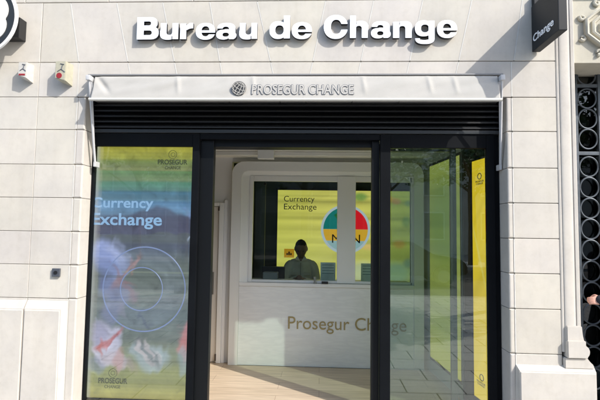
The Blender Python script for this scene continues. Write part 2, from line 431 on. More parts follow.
frustum(mb, [(FARL, 0), (XM - .003, 0), (XM - .003, .985), (FARL, .985)], [(FARL, 0), (XM - .005, 0), (XM - .005, .90), (FARL, .90)], .005, -.05)
stone_part(mb, 'plinth', wall)
pa = P(519, 364, 0); pb = P(597, 380, -.06)
mb = MB(); frustum(mb, [(P(514.5, 390, 0)[0], 0), (pb[0] + .012, 0), (pb[0] + .012, pa[1]), (P(514.5, 390, 0)[0] + .015, pa[1])],
                   [(P(520.5, 390, -.06)[0], 0), (pb[0], 0), (pb[0], pa[1] - .045), (P(520.5, 390, -.06)[0], pa[1] - .045)], .005, -.06)
stone_part(mb, 'plinth', wall)

# doorway surround to the right (moulded jamb, lintel with carved ornament, return)
dz = P(580, 62, 0)[1]
xe = P(577, 200, 0)[0]
prof = [(XD - .0, .02), (XD - .003, -.003), (XD + .006, -.007), (XD + .016, -.007), (XD + .022, -.004)]
w_ = xe - XD
for k in range(0, 13):
    a = PI * k / 12; prof.append((XD + w_ * .44 - math.cos(a) * w_ * .30, -.006 - math.sin(a) ** .6 * .011))
prof += [(XD + w_ * .78, -.006), (XD + w_ * .8, -.014), (xe - .006, -.016), (xe, -.010), (xe, .38), (XD, .38)]
mb = MB(); mb.prism(prof, P(575, 352, 0)[1], 4.9, 'z'); o = stone_part(mb, 'door_moulding', wall, True)
# scrolled stop at the foot of the moulding
zs = P(575, 357, 0)[1]; zt = P(575, 325, 0)[1]
xr = P(589, 350, -.03)[0]
xl_ = P(567, 350, -.03)[0]; zm = P(575, 340, 0)[1]
out = [(xl_, zs), (xr - .015, zs)] + [(xr - .04 + .04 * math.cos(a), zs + .052 + .05 * math.sin(a)) for a in np.linspace(-1.1, 1.35, 9)] + [(xe + .022, zm), (xe + .006, zm + .03), (xe, zm + .07), (xl_ + .004, zm + .07), (xl_, zm)]
mb = MB(); mb.prism(out[:-5] + [(xe + .02, zm), (xl_, zm)], -.048, .36, 'y', .004); mb.prism([(xl_ + .004, zm - .01), (xe + .02, zm - .01), (xe + .008, zm + .04), (xe + .001, zm + .12), (xl_ + .004, zm + .12)], -.028, .36, 'y', .006); stone_part(mb, 'moulding_stop', wall, True)
mb = MB(); x5 = P(595.5, 370, -.04)[0]; zp = pa[1]
mb.prism([(XD + .004, zp - .02), (x5, zp - .02), (x5 - .004, zp + .012), (x5 - .03, zp + .035), (xr - .012, zs - .003), (XD + .004, zs - .003)], -.03, .36, 'y', .006); stone_part(mb, 'moulding_base', wall, True)
mb = MB(); mb.box(xe, 4.6, .02, .38, dz, 4.9); mb.box(XD, 4.6, .39, .6, dz + .01, 4.9)
mb.box(3.9, 6, 0, .4, 0, 4.9); stone_part(mb, 'door_lintel', wall, False, (.54, .51, .42, 1))
# carved octagonal ornament on the lintel
def ringpts(cx, cz, r, n=8, ph=PI / 8, sx=1): return [(cx + sx * r * math.cos(2 * PI * k / n + ph), cz + r * math.sin(2 * PI * k / n + ph)) for k in range(n)]
ocx, ocz = P(609, 27, 0); orr = .20
mb = MB()
PR = [(1.0, .022), (1.0, -.016), (.94, -.026), (.86, -.020), (.83, .004), (.72, .008), (.70, -.008), (.62, -.014), (.56, -.004), (.54, .012), (.42, .012), (.38, -.006), (.02, -.010)]
bm = bmesh.new(); rg = []
for q_, yy in PR: rg.append([bm.verts.new((ocx + (x - ocx) * 1.05, yy, ocz + (z_ - ocz) * .86)) for x, z_ in ringpts(ocx, ocz, orr * 1.08 * q_)])
for a_, b_ in zip(rg, rg[1:]):
    for k in range(8): bm.faces.new((a_[k], a_[(k + 1) % 8], b_[(k + 1) % 8], b_[k]))
bm.faces.new(rg[-1]); bmesh.ops.recalc_face_normals(bm, faces=bm.faces[:]); mb.add(bm)
for k in range(8):
    a = 2 * PI * k / 8 + PI / 8; c = (ocx + math.cos(a) * orr * 1.2, ocz + math.sin(a) * orr * 1.2)
    sp = [(c[0] + math.cos(a + q) * .026 * (1 - q / 9), .010, c[1] + math.sin(a + q) * .026 * (1 - q / 9)) for q in np.linspace(0, 5.5, 14)]
    mb.tube(sp, [.017 - .0005 * i for i in range(14)], 8)
stone_part(mb, 'carved_ornament', wall, True, (.54, .51, .42, 1))
settle(wall)

# dark hall behind the gate
hall = thing('entrance_hall', 'dim entrance hall of the building behind the iron gate', 'hall')
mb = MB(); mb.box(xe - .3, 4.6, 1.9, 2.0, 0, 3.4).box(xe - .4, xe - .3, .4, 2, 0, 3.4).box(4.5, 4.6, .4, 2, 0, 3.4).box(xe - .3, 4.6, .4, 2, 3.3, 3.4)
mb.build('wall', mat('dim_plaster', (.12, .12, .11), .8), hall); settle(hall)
gate = thing('iron_gate', 'grey wrought iron gate of stacked rings at the right edge', 'gate')
GY = .33
gx0 = P(578, 150, GY)[0]; gxc = P(588.3, 150, GY)[0]; gxb = P(599, 150, GY)[0]; R_ = (gxb - gx0) / 2 - .012
IRON = mat('grey_iron', (.085, .10, .115), .5, .4, var=.2, scale=20)
pitch = gxb - gx0 + .02; zc = []
y_ = P(586, 75, GY)[1]; zc.append(y_)
b1 = P(588, 86, GY)[1]; b2 = P(588, 153.5, GY)[1]
step = (b1 - b2 - .05) / 3.0 * .96
z = b1 - .025 - step / 2 - .0
for k in range(3): zc.append(z); z -= step * 1.02
z = b2 - .03 - step / 2
zb_ = [b1, b2]
while z > .18:
    zc.append(z); z -= step * 1.02
mb = MB()
for k in range(4):
    x = gx0 - .012 + k * pitch
    mb.box(x - .012, x + .012, GY - .015, GY + .015, .03, P(586, 64, GY)[1] + .1, .002)
for zb in zb_ + [.1]: mb.box(gx0 - .01, gx0 + 3 * pitch, GY - .012, GY + .012, zb - .016, zb + .016, .002)
mb.build('frame', IRON, gate)
for c in range(3):
    for zq in zc:
        cx = gx0 - .012 + (c + .5) * pitch
        MB().tube([(cx + R_ * math.cos(2 * PI * k / 32), GY, zq + step / 2 * .97 * math.sin(2 * PI * k / 32)) for k in range(32)], .0075, 8, True).build('ring', IRON, gate, True)
mb = MB(); mb.box(gx0 + 3 * pitch, gx0 + 3 * pitch + .9, GY - .02, GY + .02, .03, 3.2, .004); mb.build('side_leaf', IRON, gate)
mb = MB(); mb.box(gx0 - .02, gx0 + 3 * pitch, GY + .05, GY + .058, .05, P(588, 60, GY)[1] + .05)
mb.build('glass_pane', glass('gate_glass', (.30, .33, .33), 1.2), gate)
settle(gate)

# ------------------------------------------------------------------ shop front (frame, louvres, glass, sliding door)
GLZ = .16
front = thing('storefront', 'anthracite metal shop front with louvred head and open sliding entrance', 'shop front')
zl0 = P(300, 130, GLZ)[1]; zl1 = P(300, 97, GLZ)[1]; zh = P(300, 146, GLZ)[1]; zhh = P(300, 133.8, GLZ)[1]; zrec = P(300, 139.5, GLZ)[1]
xa, xb = XL, XR
xA = P(89.5, 270, GLZ)[0]          # left jamb | display
xB = P(189, 270, GLZ)[0]         # display | post
xC = P(196, 270, GLZ)[0]         # post | recess
xD = P(209.6, 270, GLZ)[0]         # recess | opening
xE = P(372, 270, GLZ)[0]; xF_ = P(380, 270, GLZ)[0]; xG = P(390.3, 270, GLZ)[0]; xH = P(488, 270, GLZ)[0]
zdt = P(300, 147, GLZ)[1]
mb = MB()
mb.box(xa, xA, GLZ, GLZ + .05, 0, zhh, .003)
mb.box(xB, xC, GLZ - .004, GLZ + .05, 0, zhh - .002, .003)
mb.box(xF_, xG, GLZ - .004, GLZ + .05, 0, zhh - .002, .003)
mb.box(xH, P(496, 270, GLZ)[0], GLZ, GLZ + .05, 0, zhh, .003).box(P(496, 270, GLZ)[0] + .004, xb, GLZ + .02, GLZ + .05, 0, zhh, .003)
mb.box(xA + .001, xB - .001, GLZ + .002, GLZ + .05, zdt, zhh - .001, .003).box(xG + .001, xH - .001, GLZ + .002, GLZ + .05, zdt, zhh - .001, .003)
mb.box(xC + .001, xF_ - .001, GLZ + .002, GLZ + .06, zrec, zhh - .001, .003)
mb.box(xA + .001, xB - .001, GLZ, GLZ + .05, .0, .035, .003).box(xG + .001, xH - .001, GLZ, GLZ + .05, 0, .035, .003)
mb.build('frame', DARK, front)
mb = MB()
mb.box(xC, xD, GLZ + .04, GLZ + .12, 0, zrec - .002, .004).box(xE, xF_ - .002, GLZ + .04, GLZ + .12, 0, zrec - .002, .004)
mb.box(xC, xF_, GLZ + .065, GLZ + .22, zh, zrec + .04, .004)
mb.build('track_frame', BLACK, front)
mb = MB(); mb.box(xa, xb, GLZ - .012, GLZ + .12, zhh + .003, zl0, .004); mb.build('transom', mat('transom_metal', (.028, .032, .035), .4, .0), front)
mb = MB(); n = 8; ph = (zl1 + .1 - zl0) / n
for k in range(n):
    z = zl0 + .012 + k * ph
    mb.prism([(GLZ - .02, z), (GLZ - .02, z + .012), (GLZ + .05, z + .052), (GLZ + .05, z + .046), (GLZ - .015, z + .002)], xa + .01, xb - .01, 'x')
mb.build('louvre', LOUV, front)
mb = MB(); mb.box(xa, xb, GLZ + .06, GLZ + .09, zl0, zl1 + .12).box(xa, xa + .01, GLZ - .03, GLZ + .06, zl0, zl1 + .12).box(xb - .01, xb, GLZ - .03, GLZ + .06, zl0, zl1 + .12)
mb.build('louvre_backing', BLACK, front)
def pane(x0, x1, z0, z1, y, th=.008):
    return MB().box(x0, x1, y, y + th, z0, z1)
pane(xA + .003, xB - .003, .035, zdt - .003, GLZ + .03).build('glass_pane', DGLASS, front)
pane(xG + .003, xH - .003, .035, zdt - .003, GLZ + .03).build('glass_pane', GLASS, front)
# open door leaf parked behind the fixed glass
dy = GLZ + .14
door = MB(); x0 = P(374, 270, dy)[0]; x1_ = P(451, 270, dy)[0]; x2_ = P(457, 270, dy)[0]
door.box(x1_, x2_, dy, dy + .04, .012, zh + .05, .003).box(x0, x1_, dy, dy + .04, .012, .045, .003).box(x0, x1_, dy, dy + .04, zh - .02, zh + .05, .003).box(x0, x0 + .05, dy, dy + .04, .047, zh - .022, .003)
dob = door.build('sliding_door', mat('leaf_metal', (.16, .17, .16), .4, .3), front)
pane(x0 + .052, x1_ - .002, .048, zh - .024, dy + .016).build('glass_pane', CGLASS, dob)
settle(front)

# ------------------------------------------------------------------ awning
aw = thing('awning', 'retracted cream canvas awning with folding side arms above the shop front', 'awning')
AY = -.13
def sm1(a, b, x): t = max(0, min(1, (x - a) / (b - a))); return t * t * (3 - 2 * t)
za = P(300, 75.5, -.06)[1]; zb = P(300, 99.5, AY)[1]
ax0, ax1 = P(91, 85, AY)[0], P(500.5, 85, AY)[0]
bm = bmesh.new(); NX, NZ = 360, 14; grid = []
for i in range(NX + 1):
    x = ax0 + (ax1 - ax0) * i / NX; rowv = []
    for j in range(NZ + 1):
        t = j / NZ; z = za - .008 + (zb + .012 - za) * t; y = -.065 + (AY + .065) * t ** .8
        wv = noise.noise(Vector((x * 2.6 + 1.5 * t, t * 1.3, 3))) * .010 + noise.noise(Vector((x * 9 + 3 * t, t * 2, 8))) * .0035
        for cx in (-1.30, .92, 1.14, -.62, .35):                   # hanging folds
            wv += .006 * math.exp(-((x - cx - .03 * t) / .02) ** 2)
        if x < ax0 + .22: wv += -.012 * math.exp(-(((x - ax0) - .18 * t - .02) / .03) ** 2)
        flat = sm1(-.62, -.52, x) * (1 - sm1(.28, .38, x)); wv *= 1 - .85 * flat
        rowv.append(bm.verts.new((x, y - wv * 1.25 * math.sin(PI * min(1, t + .15)), z)))
    grid.append(rowv)
for i in range(NX):
    for j in range(NZ): bm.faces.new((grid[i][j], grid[i][j + 1], grid[i + 1][j + 1], grid[i + 1][j]))
mb = MB(); mb.add(bm); o = mb.build('fabric', FABRIC, aw, True); md = o.modifiers.new('thick', 'SOLIDIFY'); md.thickness = .003
mb = MB(); mb.box(P(88.5, 75, -.06)[0], P(503, 75, -.06)[0], -.07, -.0, za, za + .014, .003); mb.build('roller_case', mat('grey_case', (.22, .22, .22), .5), aw)
mb = MB(); mb.tube([(ax0 - .012, AY, zb), (ax1 + .012, AY, zb)], .014, 12); mb.build('front_bar', mat('cream_bar', (.60, .59, .53), .5), aw, True)
for s, (tx, ty, bx_, by_) in enumerate(((89.2, 79, 95.0, 163), (501.8, 79, 500.3, 166))):
    a = P(tx, ty, -.10); b = P(bx_, by_, .10)
    mb = MB(); p0 = Vector((a[0], -.10, a[1])); p1 = Vector((b[0], .10, b[1])); d = (p1 - p0)
    mb.tube([p0, p1], .011, 8); mb.tube([p0 + Vector((.018 * (1 if s == 0 else -1), .01, -.02)), p1], .006, 8)
    mb.box(p0.x - .018, p0.x + .018, -.13, -.01, a[1] - .015, a[1] + .03, .004)
    mb.build('arm', ALU, aw, True)
    MB().box(p1.x - .011, p1.x + .011, .088, GLZ + .01, p1.z - .035, p1.z + .015, .004).build('pivot_bracket', ALU, aw)
# lettering on the fabric (hangs 2 mm in front)
def awnY(z): t = (z - (za - .008)) / ((zb + .012) - (za - .008)); return -.065 + (AY + .065) * max(0, min(1, t)) ** .8
def onfab(dz_): return lambda X, Y, Z: Vector((X, awnY(Z) - dz_ + (Y + .1) * .5, Z))
r = prect(252, 84.3, 353.5, 94.6, -.11)
text('PROSEGUR CHANGE', (r[0] - .004, r[1] + .004, r[2] - .004, r[3] + .004), -.1, GREYINK, 'lettering', aw, .001, .033, Mx=onfab(.0035))
text('PROSEGUR CHANGE', r, -.1, FABRIC, 'lettering', aw, .001, .006, Mx=onfab(.0048))
gcx, gcz = P(239.2, 89, -.11); gr = .064
def disc(cx, cz, r, y0, y1, m, name, parent, n=48):
    mb = MB(); mb.prism(ringpts(cx, cz, r, n, 0), y0, y1, 'y'); return mb.build(name, m, parent)
yg = awnY(gcz - gr) - .005
em = disc(gcx, gcz, gr, yg, yg + .001, INK, 'globe_emblem', aw)
mb = MB()
tilt = math.radians(28)
def sph(la, lo):
    p = Vector((math.cos(la) * math.sin(lo), -math.cos(la) * math.cos(lo), math.sin(la))); p = Matrix.Rotation(.35, 3, 'X') @ p; p = Matrix.Rotation(tilt, 3, 'Y') @ p; return p
for la in (-50, -18, 14, 46):
    pts = [sph(math.radians(la), math.radians(l)) for l in range(-180, 181, 8)]; run = []
    for p in pts + [Vector((0, 1, 0))]:
        if p.y < -.05: run.append((gcx + p.x * gr * .93, yg - .0005, gcz + p.z * gr * .93))
        else:
            if len(run) > 2: mb.tube(run, .0032, 6)
            run = []
for lo in range(-80, 100, 32):
    run = [(gcx + p.x * gr * .93, yg - .0005, gcz + p.z * gr * .93) for p in (sph(math.radians(a), math.radians(lo)) for a in range(-88, 89, 8)) if p.y < -.05]
    if len(run) > 2: mb.tube(run, .0032, 6)
mb.build('globe_lines', FABRIC, em, True)
settle(aw)

# ------------------------------------------------------------------ the big sign: Bureau de Change
xh = 16.6
G = {}
G['B'] = (D(U(bx(0, 13, 0, 22.5), el(12.8, 16.5, 8, 6.05, 2.4), el(13.6, 6.6, 8.6, 6.6, 2.4)), U(bx(7, 12, 14.1, 18.2), el(11.8, 16.15, 2.4, 2.05)), U(bx(7, 12.6, 4.4, 9.0), el(12.5, 6.7, 2.7, 2.3))), (-1, 23.5, -1, 24))
n_ = D(U(bx(6, 18, 0, 10.3), el(10.6, 10.3, 7.9, 6.9, 2.6), bx(0, 6.0, 0, 16.6)), U(bx(6.1, 11.9, -2, 9.6), el(9, 9.6, 2.9, 2.6)), bx(5.9, 6.7, 13.6, 17.5))
G['n'] = (n_, (-1, 19.5, -1, 18.5))
G['u'] = (lambda X, Y: n_(18.2 - X, 16.6 - Y), (-1, 19.5, -2, 18))
G['h'] = (U(n_, bx(0, 6.0, 0, 22.5)), (-1, 19.5, -1, 23.5))
G['r'] = (U(bx(0, 6.1, 0, 16.4), D(I(U(el(12.8, 8.8, 8.2, 8.2), bx(9, 13, 10, 16.95)), bx(5, 12.9, 9.5, 16.95)), el(13.2, 7.2, 7.1, 4.1))), (-1, 14, -1, 18))
G['e'] = (D(U(D(el(9.75, 8.3, 9.75, 8.7), el(9.75, 8.3, 4.0, 5.2)), bx(4, 15.6, 6.9, 9.3)), bx(9.8, 20, 5.1, 6.9)), (-1, 20.5, -1.5, 18))
G['a'] = (U(D(I(el(9.7, 10.6, 8.9, 6.5, 2.5), bx(0, 20, 10.7, 18)), el(9.2, 10.2, 3.2, 3.0), bx(-1, 6.6, 9, 11.2)),
            bx(12.3, 18.6, 3, 11.2), I(el(14.3, 4, 5.3, 4.3, 2.2), bx(12.3, 19.8, 0, 6)),
            D(U(el(6.9, 4.8, 6.9, 5.2, 2.3), I(el(10.4, 6, 6.6, 4.6), bx(8, 13, 5, 10.4))), el(9.2, 4.7, 3.1, 2.1), bx(12.3, 16, -1, 2.2))), (-1, 21, -1.5, 18.5))
G['d'] = (U(D(el(8.6, 8.3, 8.6, 8.8, 2.3), el(10.0, 8.3, 4.1, 4.6, 2.4), bx(14.2, 22, -2, 19)), bx(14.2, 20.4, 0, 22.6)), (-1, 21.5, -1.5, 23.6))
G['g'] = (U(D(el(8.6, 8.7, 8.6, 8.3, 2.3), el(10.0, 8.6, 3.9, 4.0, 2.4), bx(13.6, 22, -2, 19)), bx(13.6, 19.6, -2, 16.6),
            D(I(el(9.9, -1.6, 9.7, 5.9, 2.5), bx(-1, 21, -8, -1.6)), U(el(9.2, -1.0, 4.5, 2.4), bx(5, 13.6, -3, 2)))), (-1, 20.7, -9, 18))
G['C'] = (D(el(12, 11.7, 12, 12, 2.15), el(12.4, 11.7, 5.3, 7.2, 2.2), bx(14.5, 26, 8.9, 14.6)), (-1, 25, -1.5, 24.8))
SY = -.046; SY2 = -.010
LT = [('B', 137, 17, 158.8, 39.3), ('u', 160, 23, 178.3, 39.6), ('r', 180.2, 22.8, 193, 39.0), ('e', 195.8, 22.8, 215.2, 39.6), ('a', 216.3, 22.8, 236.5, 39.4), ('u', 239.2, 22.8, 257.2, 39.3),
      ('d', 269.5, 15.5, 290, 38.8), ('e', 291.8, 22, 311.9, 39),
      ('C', 323.8, 14.8, 347.6, 38.8), ('h', 350, 15.5, 368.3, 37.8), ('a', 371, 21, 390.8, 38.2), ('n', 393, 21, 412.2, 37.8), ('g', 415, 20.2, 434.6, 43.9), ('e', 437, 20, 457.2, 37.9)]
SIDE = mat('letter_return', (.02, .02, .022), .4)
sign = thing('shop_sign', 'big white three-dimensional letters reading Bureau de Change on the stone wall', 'sign')
cache = {}
for ch, x0, y0, x1, y1 in LT:
    if ch not in cache: cache[ch] = contours(G[ch][0], *G[ch][1])
    rc = prect(x0, y0, x1, y1, SY)
    o = outline_mesh(cache[ch], 'letter', rc, SY, SY2, (LETW, SIDE), sign)
    cx = (rc[0] + rc[1]) / 2
    MB().tube([(rc[0] + (rc[1] - rc[0]) * .2, SY2 - .002, rc[2] + .05), (rc[0] + (rc[1] - rc[0]) * .2, .002, rc[2] + .05)], .005, 8).build('stud', ALU, o)
settle(sign)

# ------------------------------------------------------------------ blade sign, right
bs = thing('blade_sign', 'dark grey square projecting sign reading Change, above the right jamb', 'sign')
BX0 = P(532, 40, -.02)[0]; zb0 = P(533, 52, -.02)[1]; zb1 = P(530, 7, -.02)[1]
th = .07; yo = -.46
BLD = mat('blade_grey', (.02, .022, .024), .5, .0, var=.1, scale=4, spec=.2)
MB().box(BX0, BX0 + th, yo, -.015, zb0, zb1, .006).build('panel', BLD, bs)
MB().box(BX0 + .012, BX0 + th - .012, -.05, .0, zb1 - .02, zb1 + .10, .003).build('mounting_bracket', BLD, bs)
# bracket arm at the top
def blade(X, Y, Z): return Vector((BX0 - .002 + Y, X, Z))
hz = zb1 - zb0
text('Change', (-.05, -.395, zb0 + hz * .13, zb0 + hz * .34), 0, LETW, 'lettering', bs, .003, .012, Mx=lambda X, Y, Z: Vector((BX0 - .002 + Y, X, Z)))
settle(bs)

# ------------------------------------------------------------------ round emblem sign, left edge
rs = thing('round_sign', 'round black and white sign with star emblem at the top left corner', 'sign')
RY = -.20
cx, cz = P(-20.5, 17, RY); rr = P(17, 17, RY)[0] - cx
disc(cx, cz, rr, RY, RY + .02, mat('white_rim', (.78, .78, .77), .35), 'rim', rs, 64)
disc(cx, cz, rr * .935, RY - .004, RY + .002, mat('black_disc', (.018, .019, .018), .35), 'face', rs, 64)
st = [(cx + rr * (.69 + .12 * abs(math.cos(3 * (a - .44))) ** .6) * math.cos(a), cz + rr * (.69 + .12 * abs(math.cos(3 * (a - .44))) ** .6) * math.sin(a)) for a in np.linspace(0, 2 * PI, 120, endpoint=False)]
mb = MB(); mb.prism(st, RY - .012, RY - .004, 'y'); mb.build('star_emblem', mat('white_star', (.84, .85, .82), .35), rs)
q = prect(3, 20, 26.5, 42, -.0); q = (q[0], q[1], q[2] + .0, q[3] - .02)
MB().box(q[0], q[1], -.10, 0, q[2], q[3], .006).build('mounting_box', BLKPL, rs)
settle(rs)

# ------------------------------------------------------------------ alarm boxes and call button
def alarm(name, label, x0, y0, x1, y1, d, m, red, grp):
    t = thing(name, label, 'alarm box', grp)
    r = prect(x0, y0, x1, y1, -d)
    bm = bmesh.new(); X0, X1, Z0, Z1 = r
    v = [bm.verts.new(p) for p in ((X0, -d, Z0 + .02), (X1, -d, Z0 - .005), (X1, -d, Z1), (X0, -d, Z1), (X0, 0, Z0 + .012), (X1 + .012, 0, Z0 - .03), (X1 + .012, 0, Z1 + .002), (X0, 0, Z1 + .002))]
    for f in ((0, 1, 2, 3), (1, 5, 6, 2), (4, 0, 3, 7), (3, 2, 6, 7), (0, 4, 5, 1)): bm.faces.new([v[k] for k in f])
    bmesh.ops.recalc_face_normals(bm, faces=bm.faces[:]); bmesh.ops.bevel(bm, geom=bm.edges[:], offset=.004, segments=2, affect='EDGES')
    mb = MB(); mb.add(bm); mb.build('housing', m, t)
    w_, h_ = X1 - X0, Z1 - Z0
    RED = mat('red_badge', (.28, .015, .02), .5)
    if red == 'bar': MB().box(X0 + w_ * .12, X0 + w_ * .85, -d - .003, -d + .002, Z0 + h_ * .14, Z0 + h_ * .25, .001).build('red_badge', RED, t)
    else: disc(X0 + w_ * .42, Z0 + h_ * .24, w_ * .26, -d - .003, -d + .002, RED, 'red_badge', t, 24)
    mb = MB()
    a, b, c = (X0 + w_ * .25, Z0 + h_ * .45), (X0 + w_ * .8, Z0 + h_ * .68), (X1 + .004, Z0 + h_ * .42)
    mb.tube([(a[0], -d - .003, a[1]), (X0 + w_ * .6, -d - .003, Z0 + h_ * .58), (X1 - .005, -d - .002, Z0 + h_ * .42)], .0035, 6)
    mb.tube([(X0 + w_ * .62, -d - .003, Z0 + h_ * .58), (X0 + w_ * .7, -d - .003, Z0 + h_ * .78)], .0035, 6)
    mb.tube([(X0 + w_ * .5, -d - .003, Z0 + h_ * .86), (X0 + w_ * .85, -d - .003, Z0 + h_ * .82)], .003, 6)
    mb.build('emblem', GREYINK, t)
    settle(t)
alarm('alarm_box', 'white alarm box with red bar badge, left of the two on the wall', 18, 62, 26.5, 77.5, .085, mat('white_box', (.52, .50, .45), .5, var=.08, scale=30), 'bar', 'alarm boxes on the left stone wall')
alarm('alarm_box', 'yellowed beige alarm box with round red badge beside the awning', 55, 61, 65.5, 80, .10, mat('beige_box', (.42, .40, .30), .5, var=.08, scale=30), 'disc', 'alarm boxes on the left stone wall')
cb = thing('call_button', 'small square grey call button on the left stone wall', 'call button')
r = prect(51.8, 268.5, 59.5, 276.8, -.02)
MB().box(r[0], r[1], -.022, 0, r[2], r[3], .004).build('plate', mat('grey_plate', (.10, .11, .13), .4, .4), cb)
disc((r[0] + r[1]) / 2, (r[2] + r[3]) / 2, .017, -.026, -.02, BLKPL, 'button', cb, 24)
settle(cb)

# ------------------------------------------------------------------ shop interior
CY = 1.52
struct(MB().box(-2.6, 1.75, GLZ + .0, 4.2, -.12, .0).build('floor', OAK))
inn = thing('shop_interior', 'white painted shop interior seen through the open entrance', 'interior')
zc0 = P(300, 161.8, CY)[1]
mb = MB()
mb.box(-2.6, -2.5, GLZ + .12, 4.2, 0, 3.2)                                  # left wall
mb.box(-2.5, P(229, 270, CY)[0] - .01, CY + .10, CY + .2, 0, 3.0)            # wall beside the counter
mb.box(-2.5, 1.45, CY + .12, CY + .22, zc0 + .01, 3.1)                       # wall over the counter
mb.build('wall', WHITEW, inn)
zc1 = P(300, 150, CY - .25)[1]
mb = MB(); mb.box(-2.6, 1.75, GLZ + .12, 4.2, 3.0, 3.1); mb.build('ceiling', WHITEW, inn)
mb = MB(); mb.box(-2.5, 1.45, CY - .16, CY + .12, P(300, 153, CY)[1], 3.0, .01).box(-2.5, 1.45, CY - .11, CY + .12, P(300, 157.0, CY)[1], P(300, 153, CY)[1] - .003, .006)
mb.build('cornice', WHITEW, inn)
q = prect(258.5, 150.5, 274.5, 159.5, CY - .18)
MB().box(q[0], q[1], CY - .26, CY - .17, q[2], q[3], .006).build('ceiling_unit', mat('pale_plastic', (.82, .83, .82), .4), inn)
# slanted right wall
bm = bmesh.new()
wx0, wx1 = P(424, 300, CY)[0], 1.40
mb = MB(); mb.prism([(wx0, CY + .6), (wx1, GLZ + .42), (1.75, GLZ + .42), (1.75, CY + .6)], 0, 3.0, 'z'); mb.build('side_wall', mat('grey_green_wall', (.42, .47, .44), .7), inn)
settle(inn)
# lightboxes
LBOX = None
def picture_plane(corners, nu, nv, fn, name, m, parent):
    """corners: top-left, top-right, bottom-right, bottom-left; fn(u, v) -> linear rgb"""
    a, b, c, d = [np.array(q, float) for q in corners]
    U_, V_ = np.meshgrid(np.linspace(0, 1, nu), np.linspace(0, 1, nv), indexing='ij')
    u = U_.ravel(); v = V_.ravel()
    pts = (a[None] * ((1 - u) * (1 - v))[:, None] + b[None] * (u * (1 - v))[:, None] + c[None] * (u * v)[:, None] + d[None] * ((1 - u) * v)[:, None])
    idx = np.arange(nu * nv).reshape(nu, nv)
    F = np.stack([idx[:-1, :-1], idx[:-1, 1:], idx[1:, 1:], idx[1:, :-1]], -1).reshape(-1, 4)
    me = bpy.data.meshes.new(name); me.from_pydata(pts.tolist(), [], F.tolist())
    col = np.ones((nu * nv, 4)); col[:, :3] = fn(u, v)
    at = me.color_attributes.new('picture', 'FLOAT_COLOR', 'POINT'); at.data.foreach_set('color', col.ravel())
    me.materials.append(m); return link(name, me, parent)
def lin(c): c = np.array(c, float) / 255; return np.where(c < .04, c / 12.92, ((c + .055) / 1.055) ** 2.4)
def sm(e0, e1, x): t = np.clip((x - e0) / (e1 - e0), 0, 1); return t * t * (3 - 2 * t)
rng = np.random.default_rng(3)
def n1(x, seed, oct=3):
    r = np.random.default_rng(seed); out = 0
    for k in range(oct):
        g = r.uniform(-1, 1, 400); f = 2 ** k; i = np.floor(x * f).astype(int); t = x * f - i; t = t * t * (3 - 2 * t)
        out = out + (g[i % 400] * (1 - t) + g[(i + 1) % 400] * t) / f
    return out
def blob(u, v, cx, cy, a, b, soft=.35, rot=0):
    x, y = u - cx, v - cy; X = x * math.cos(rot) + y * math.sin(rot); Y = -x * math.sin(rot) + y * math.cos(rot)
    return 1 - sm(1 - soft, 1 + soft, np.sqrt((X / a) ** 2 + (Y / b) ** 2))
def lerp(c, c2, w): return c * (1 - w[:, None]) + np.array(lin(c2))[None] * w[:, None]

# right wall green screen panel
def wp(t, z, off=.006):
    x = wx0 + (wx1 - wx0) * t; y = CY + .6 + (GLZ + .42 - CY - .6) * t; return (x - off, y, z)
sp = thing('wall_screen', 'tall yellow-green screen on the right side wall behind the glass', 'screen')
def fgreen(u, v):
    c = np.tile(lin((168, 170, 88)), (len(u), 1)); s = n1(v * 26, 5); c = c * (1 + .18 * s)[:, None]
    c = lerp(c, (95, 130, 60), .6 * blob(u, v, .5, .3, .6, .2, .6)); c = lerp(c, (190, 180, 60), .8 * sm(.8, .95, v)); return c
EM1 = emit_attr('side_screen_light', .36)
picture_plane([wp(.42, 2.42), wp(.985, 2.42), wp(.985, .18), wp(.42, .18)], 20, 120, fgreen, 'picture', EM1, sp)
mb = MB(); mb.prism([(wp(.41, 0, .004)[0], wp(.41, 0)[1]), (wp(.995, 0, .004)[0], wp(.995, 0)[1]), (wp(.995, 0, -.001)[0], wp(.995, 0)[1]), (wp(.41, 0, -.001)[0], wp(.41, 0)[1])], .15, 2.45, 'z')
mb.build('frame', BLKPL, sp); settle(sp)
lb = thing('light_box', 'bright yellow vertical light box standing inside the right jamb', 'light box')
lx0, lz0 = P(487, 156, GLZ + .06); lx1, lz1 = P(472, 163, GLZ + .34)
def fyel(u, v):
    c = np.tile(lin((236, 196, 40)), (len(u), 1)); c = c * (1 + .10 * n1(v * 14 + u * 2, 9))[:, None]
    c = lerp(c, (240, 222, 130), .5 * blob(u, v, .4, .40, .5, .015, .5, .3) + .4 * blob(u, v, .5, .82, .5, .01, .5, -.3)); c = lerp(c, (225, 190, 60), .55 * sm(.5, .9, v)); return c
EM2 = emit_attr('light_box_light', .50)
Yb0, Yb1 = GLZ + .06, GLZ + .34
zt_ = (lz0 + lz1) / 2; zb_2 = .09
picture_plane([(lx1 - .001, Yb1, zt_), (lx0 - .001, Yb0, zt_), (lx0 - .001, Yb0, zb_2), (lx1 - .001, Yb1, zb_2)], 16, 160, fyel, 'picture', EM2, lb)
mb = MB(); mb.prism([(lx1, Yb1 + .005), (lx0, Yb0 - .005), (lx0 + .03, Yb0 - .005), (lx1 + .03, Yb1 + .005)], zb_2 - .01, zt_ + .01, 'z'); mb.build('casing', BLKPL, lb)
def onlb(X, Y, Z): return Vector((lx1 - .003 + (lx0 - lx1) * X + Y, Yb1 + (Yb0 - Yb1) * X, Z))
text('PROSEGUR\nCHANGE', (.25, .8, zt_ - .24, zt_ - .2), 0, INK, 'lettering', lb, .001, .01, 'CENTER', Mx=onlb)
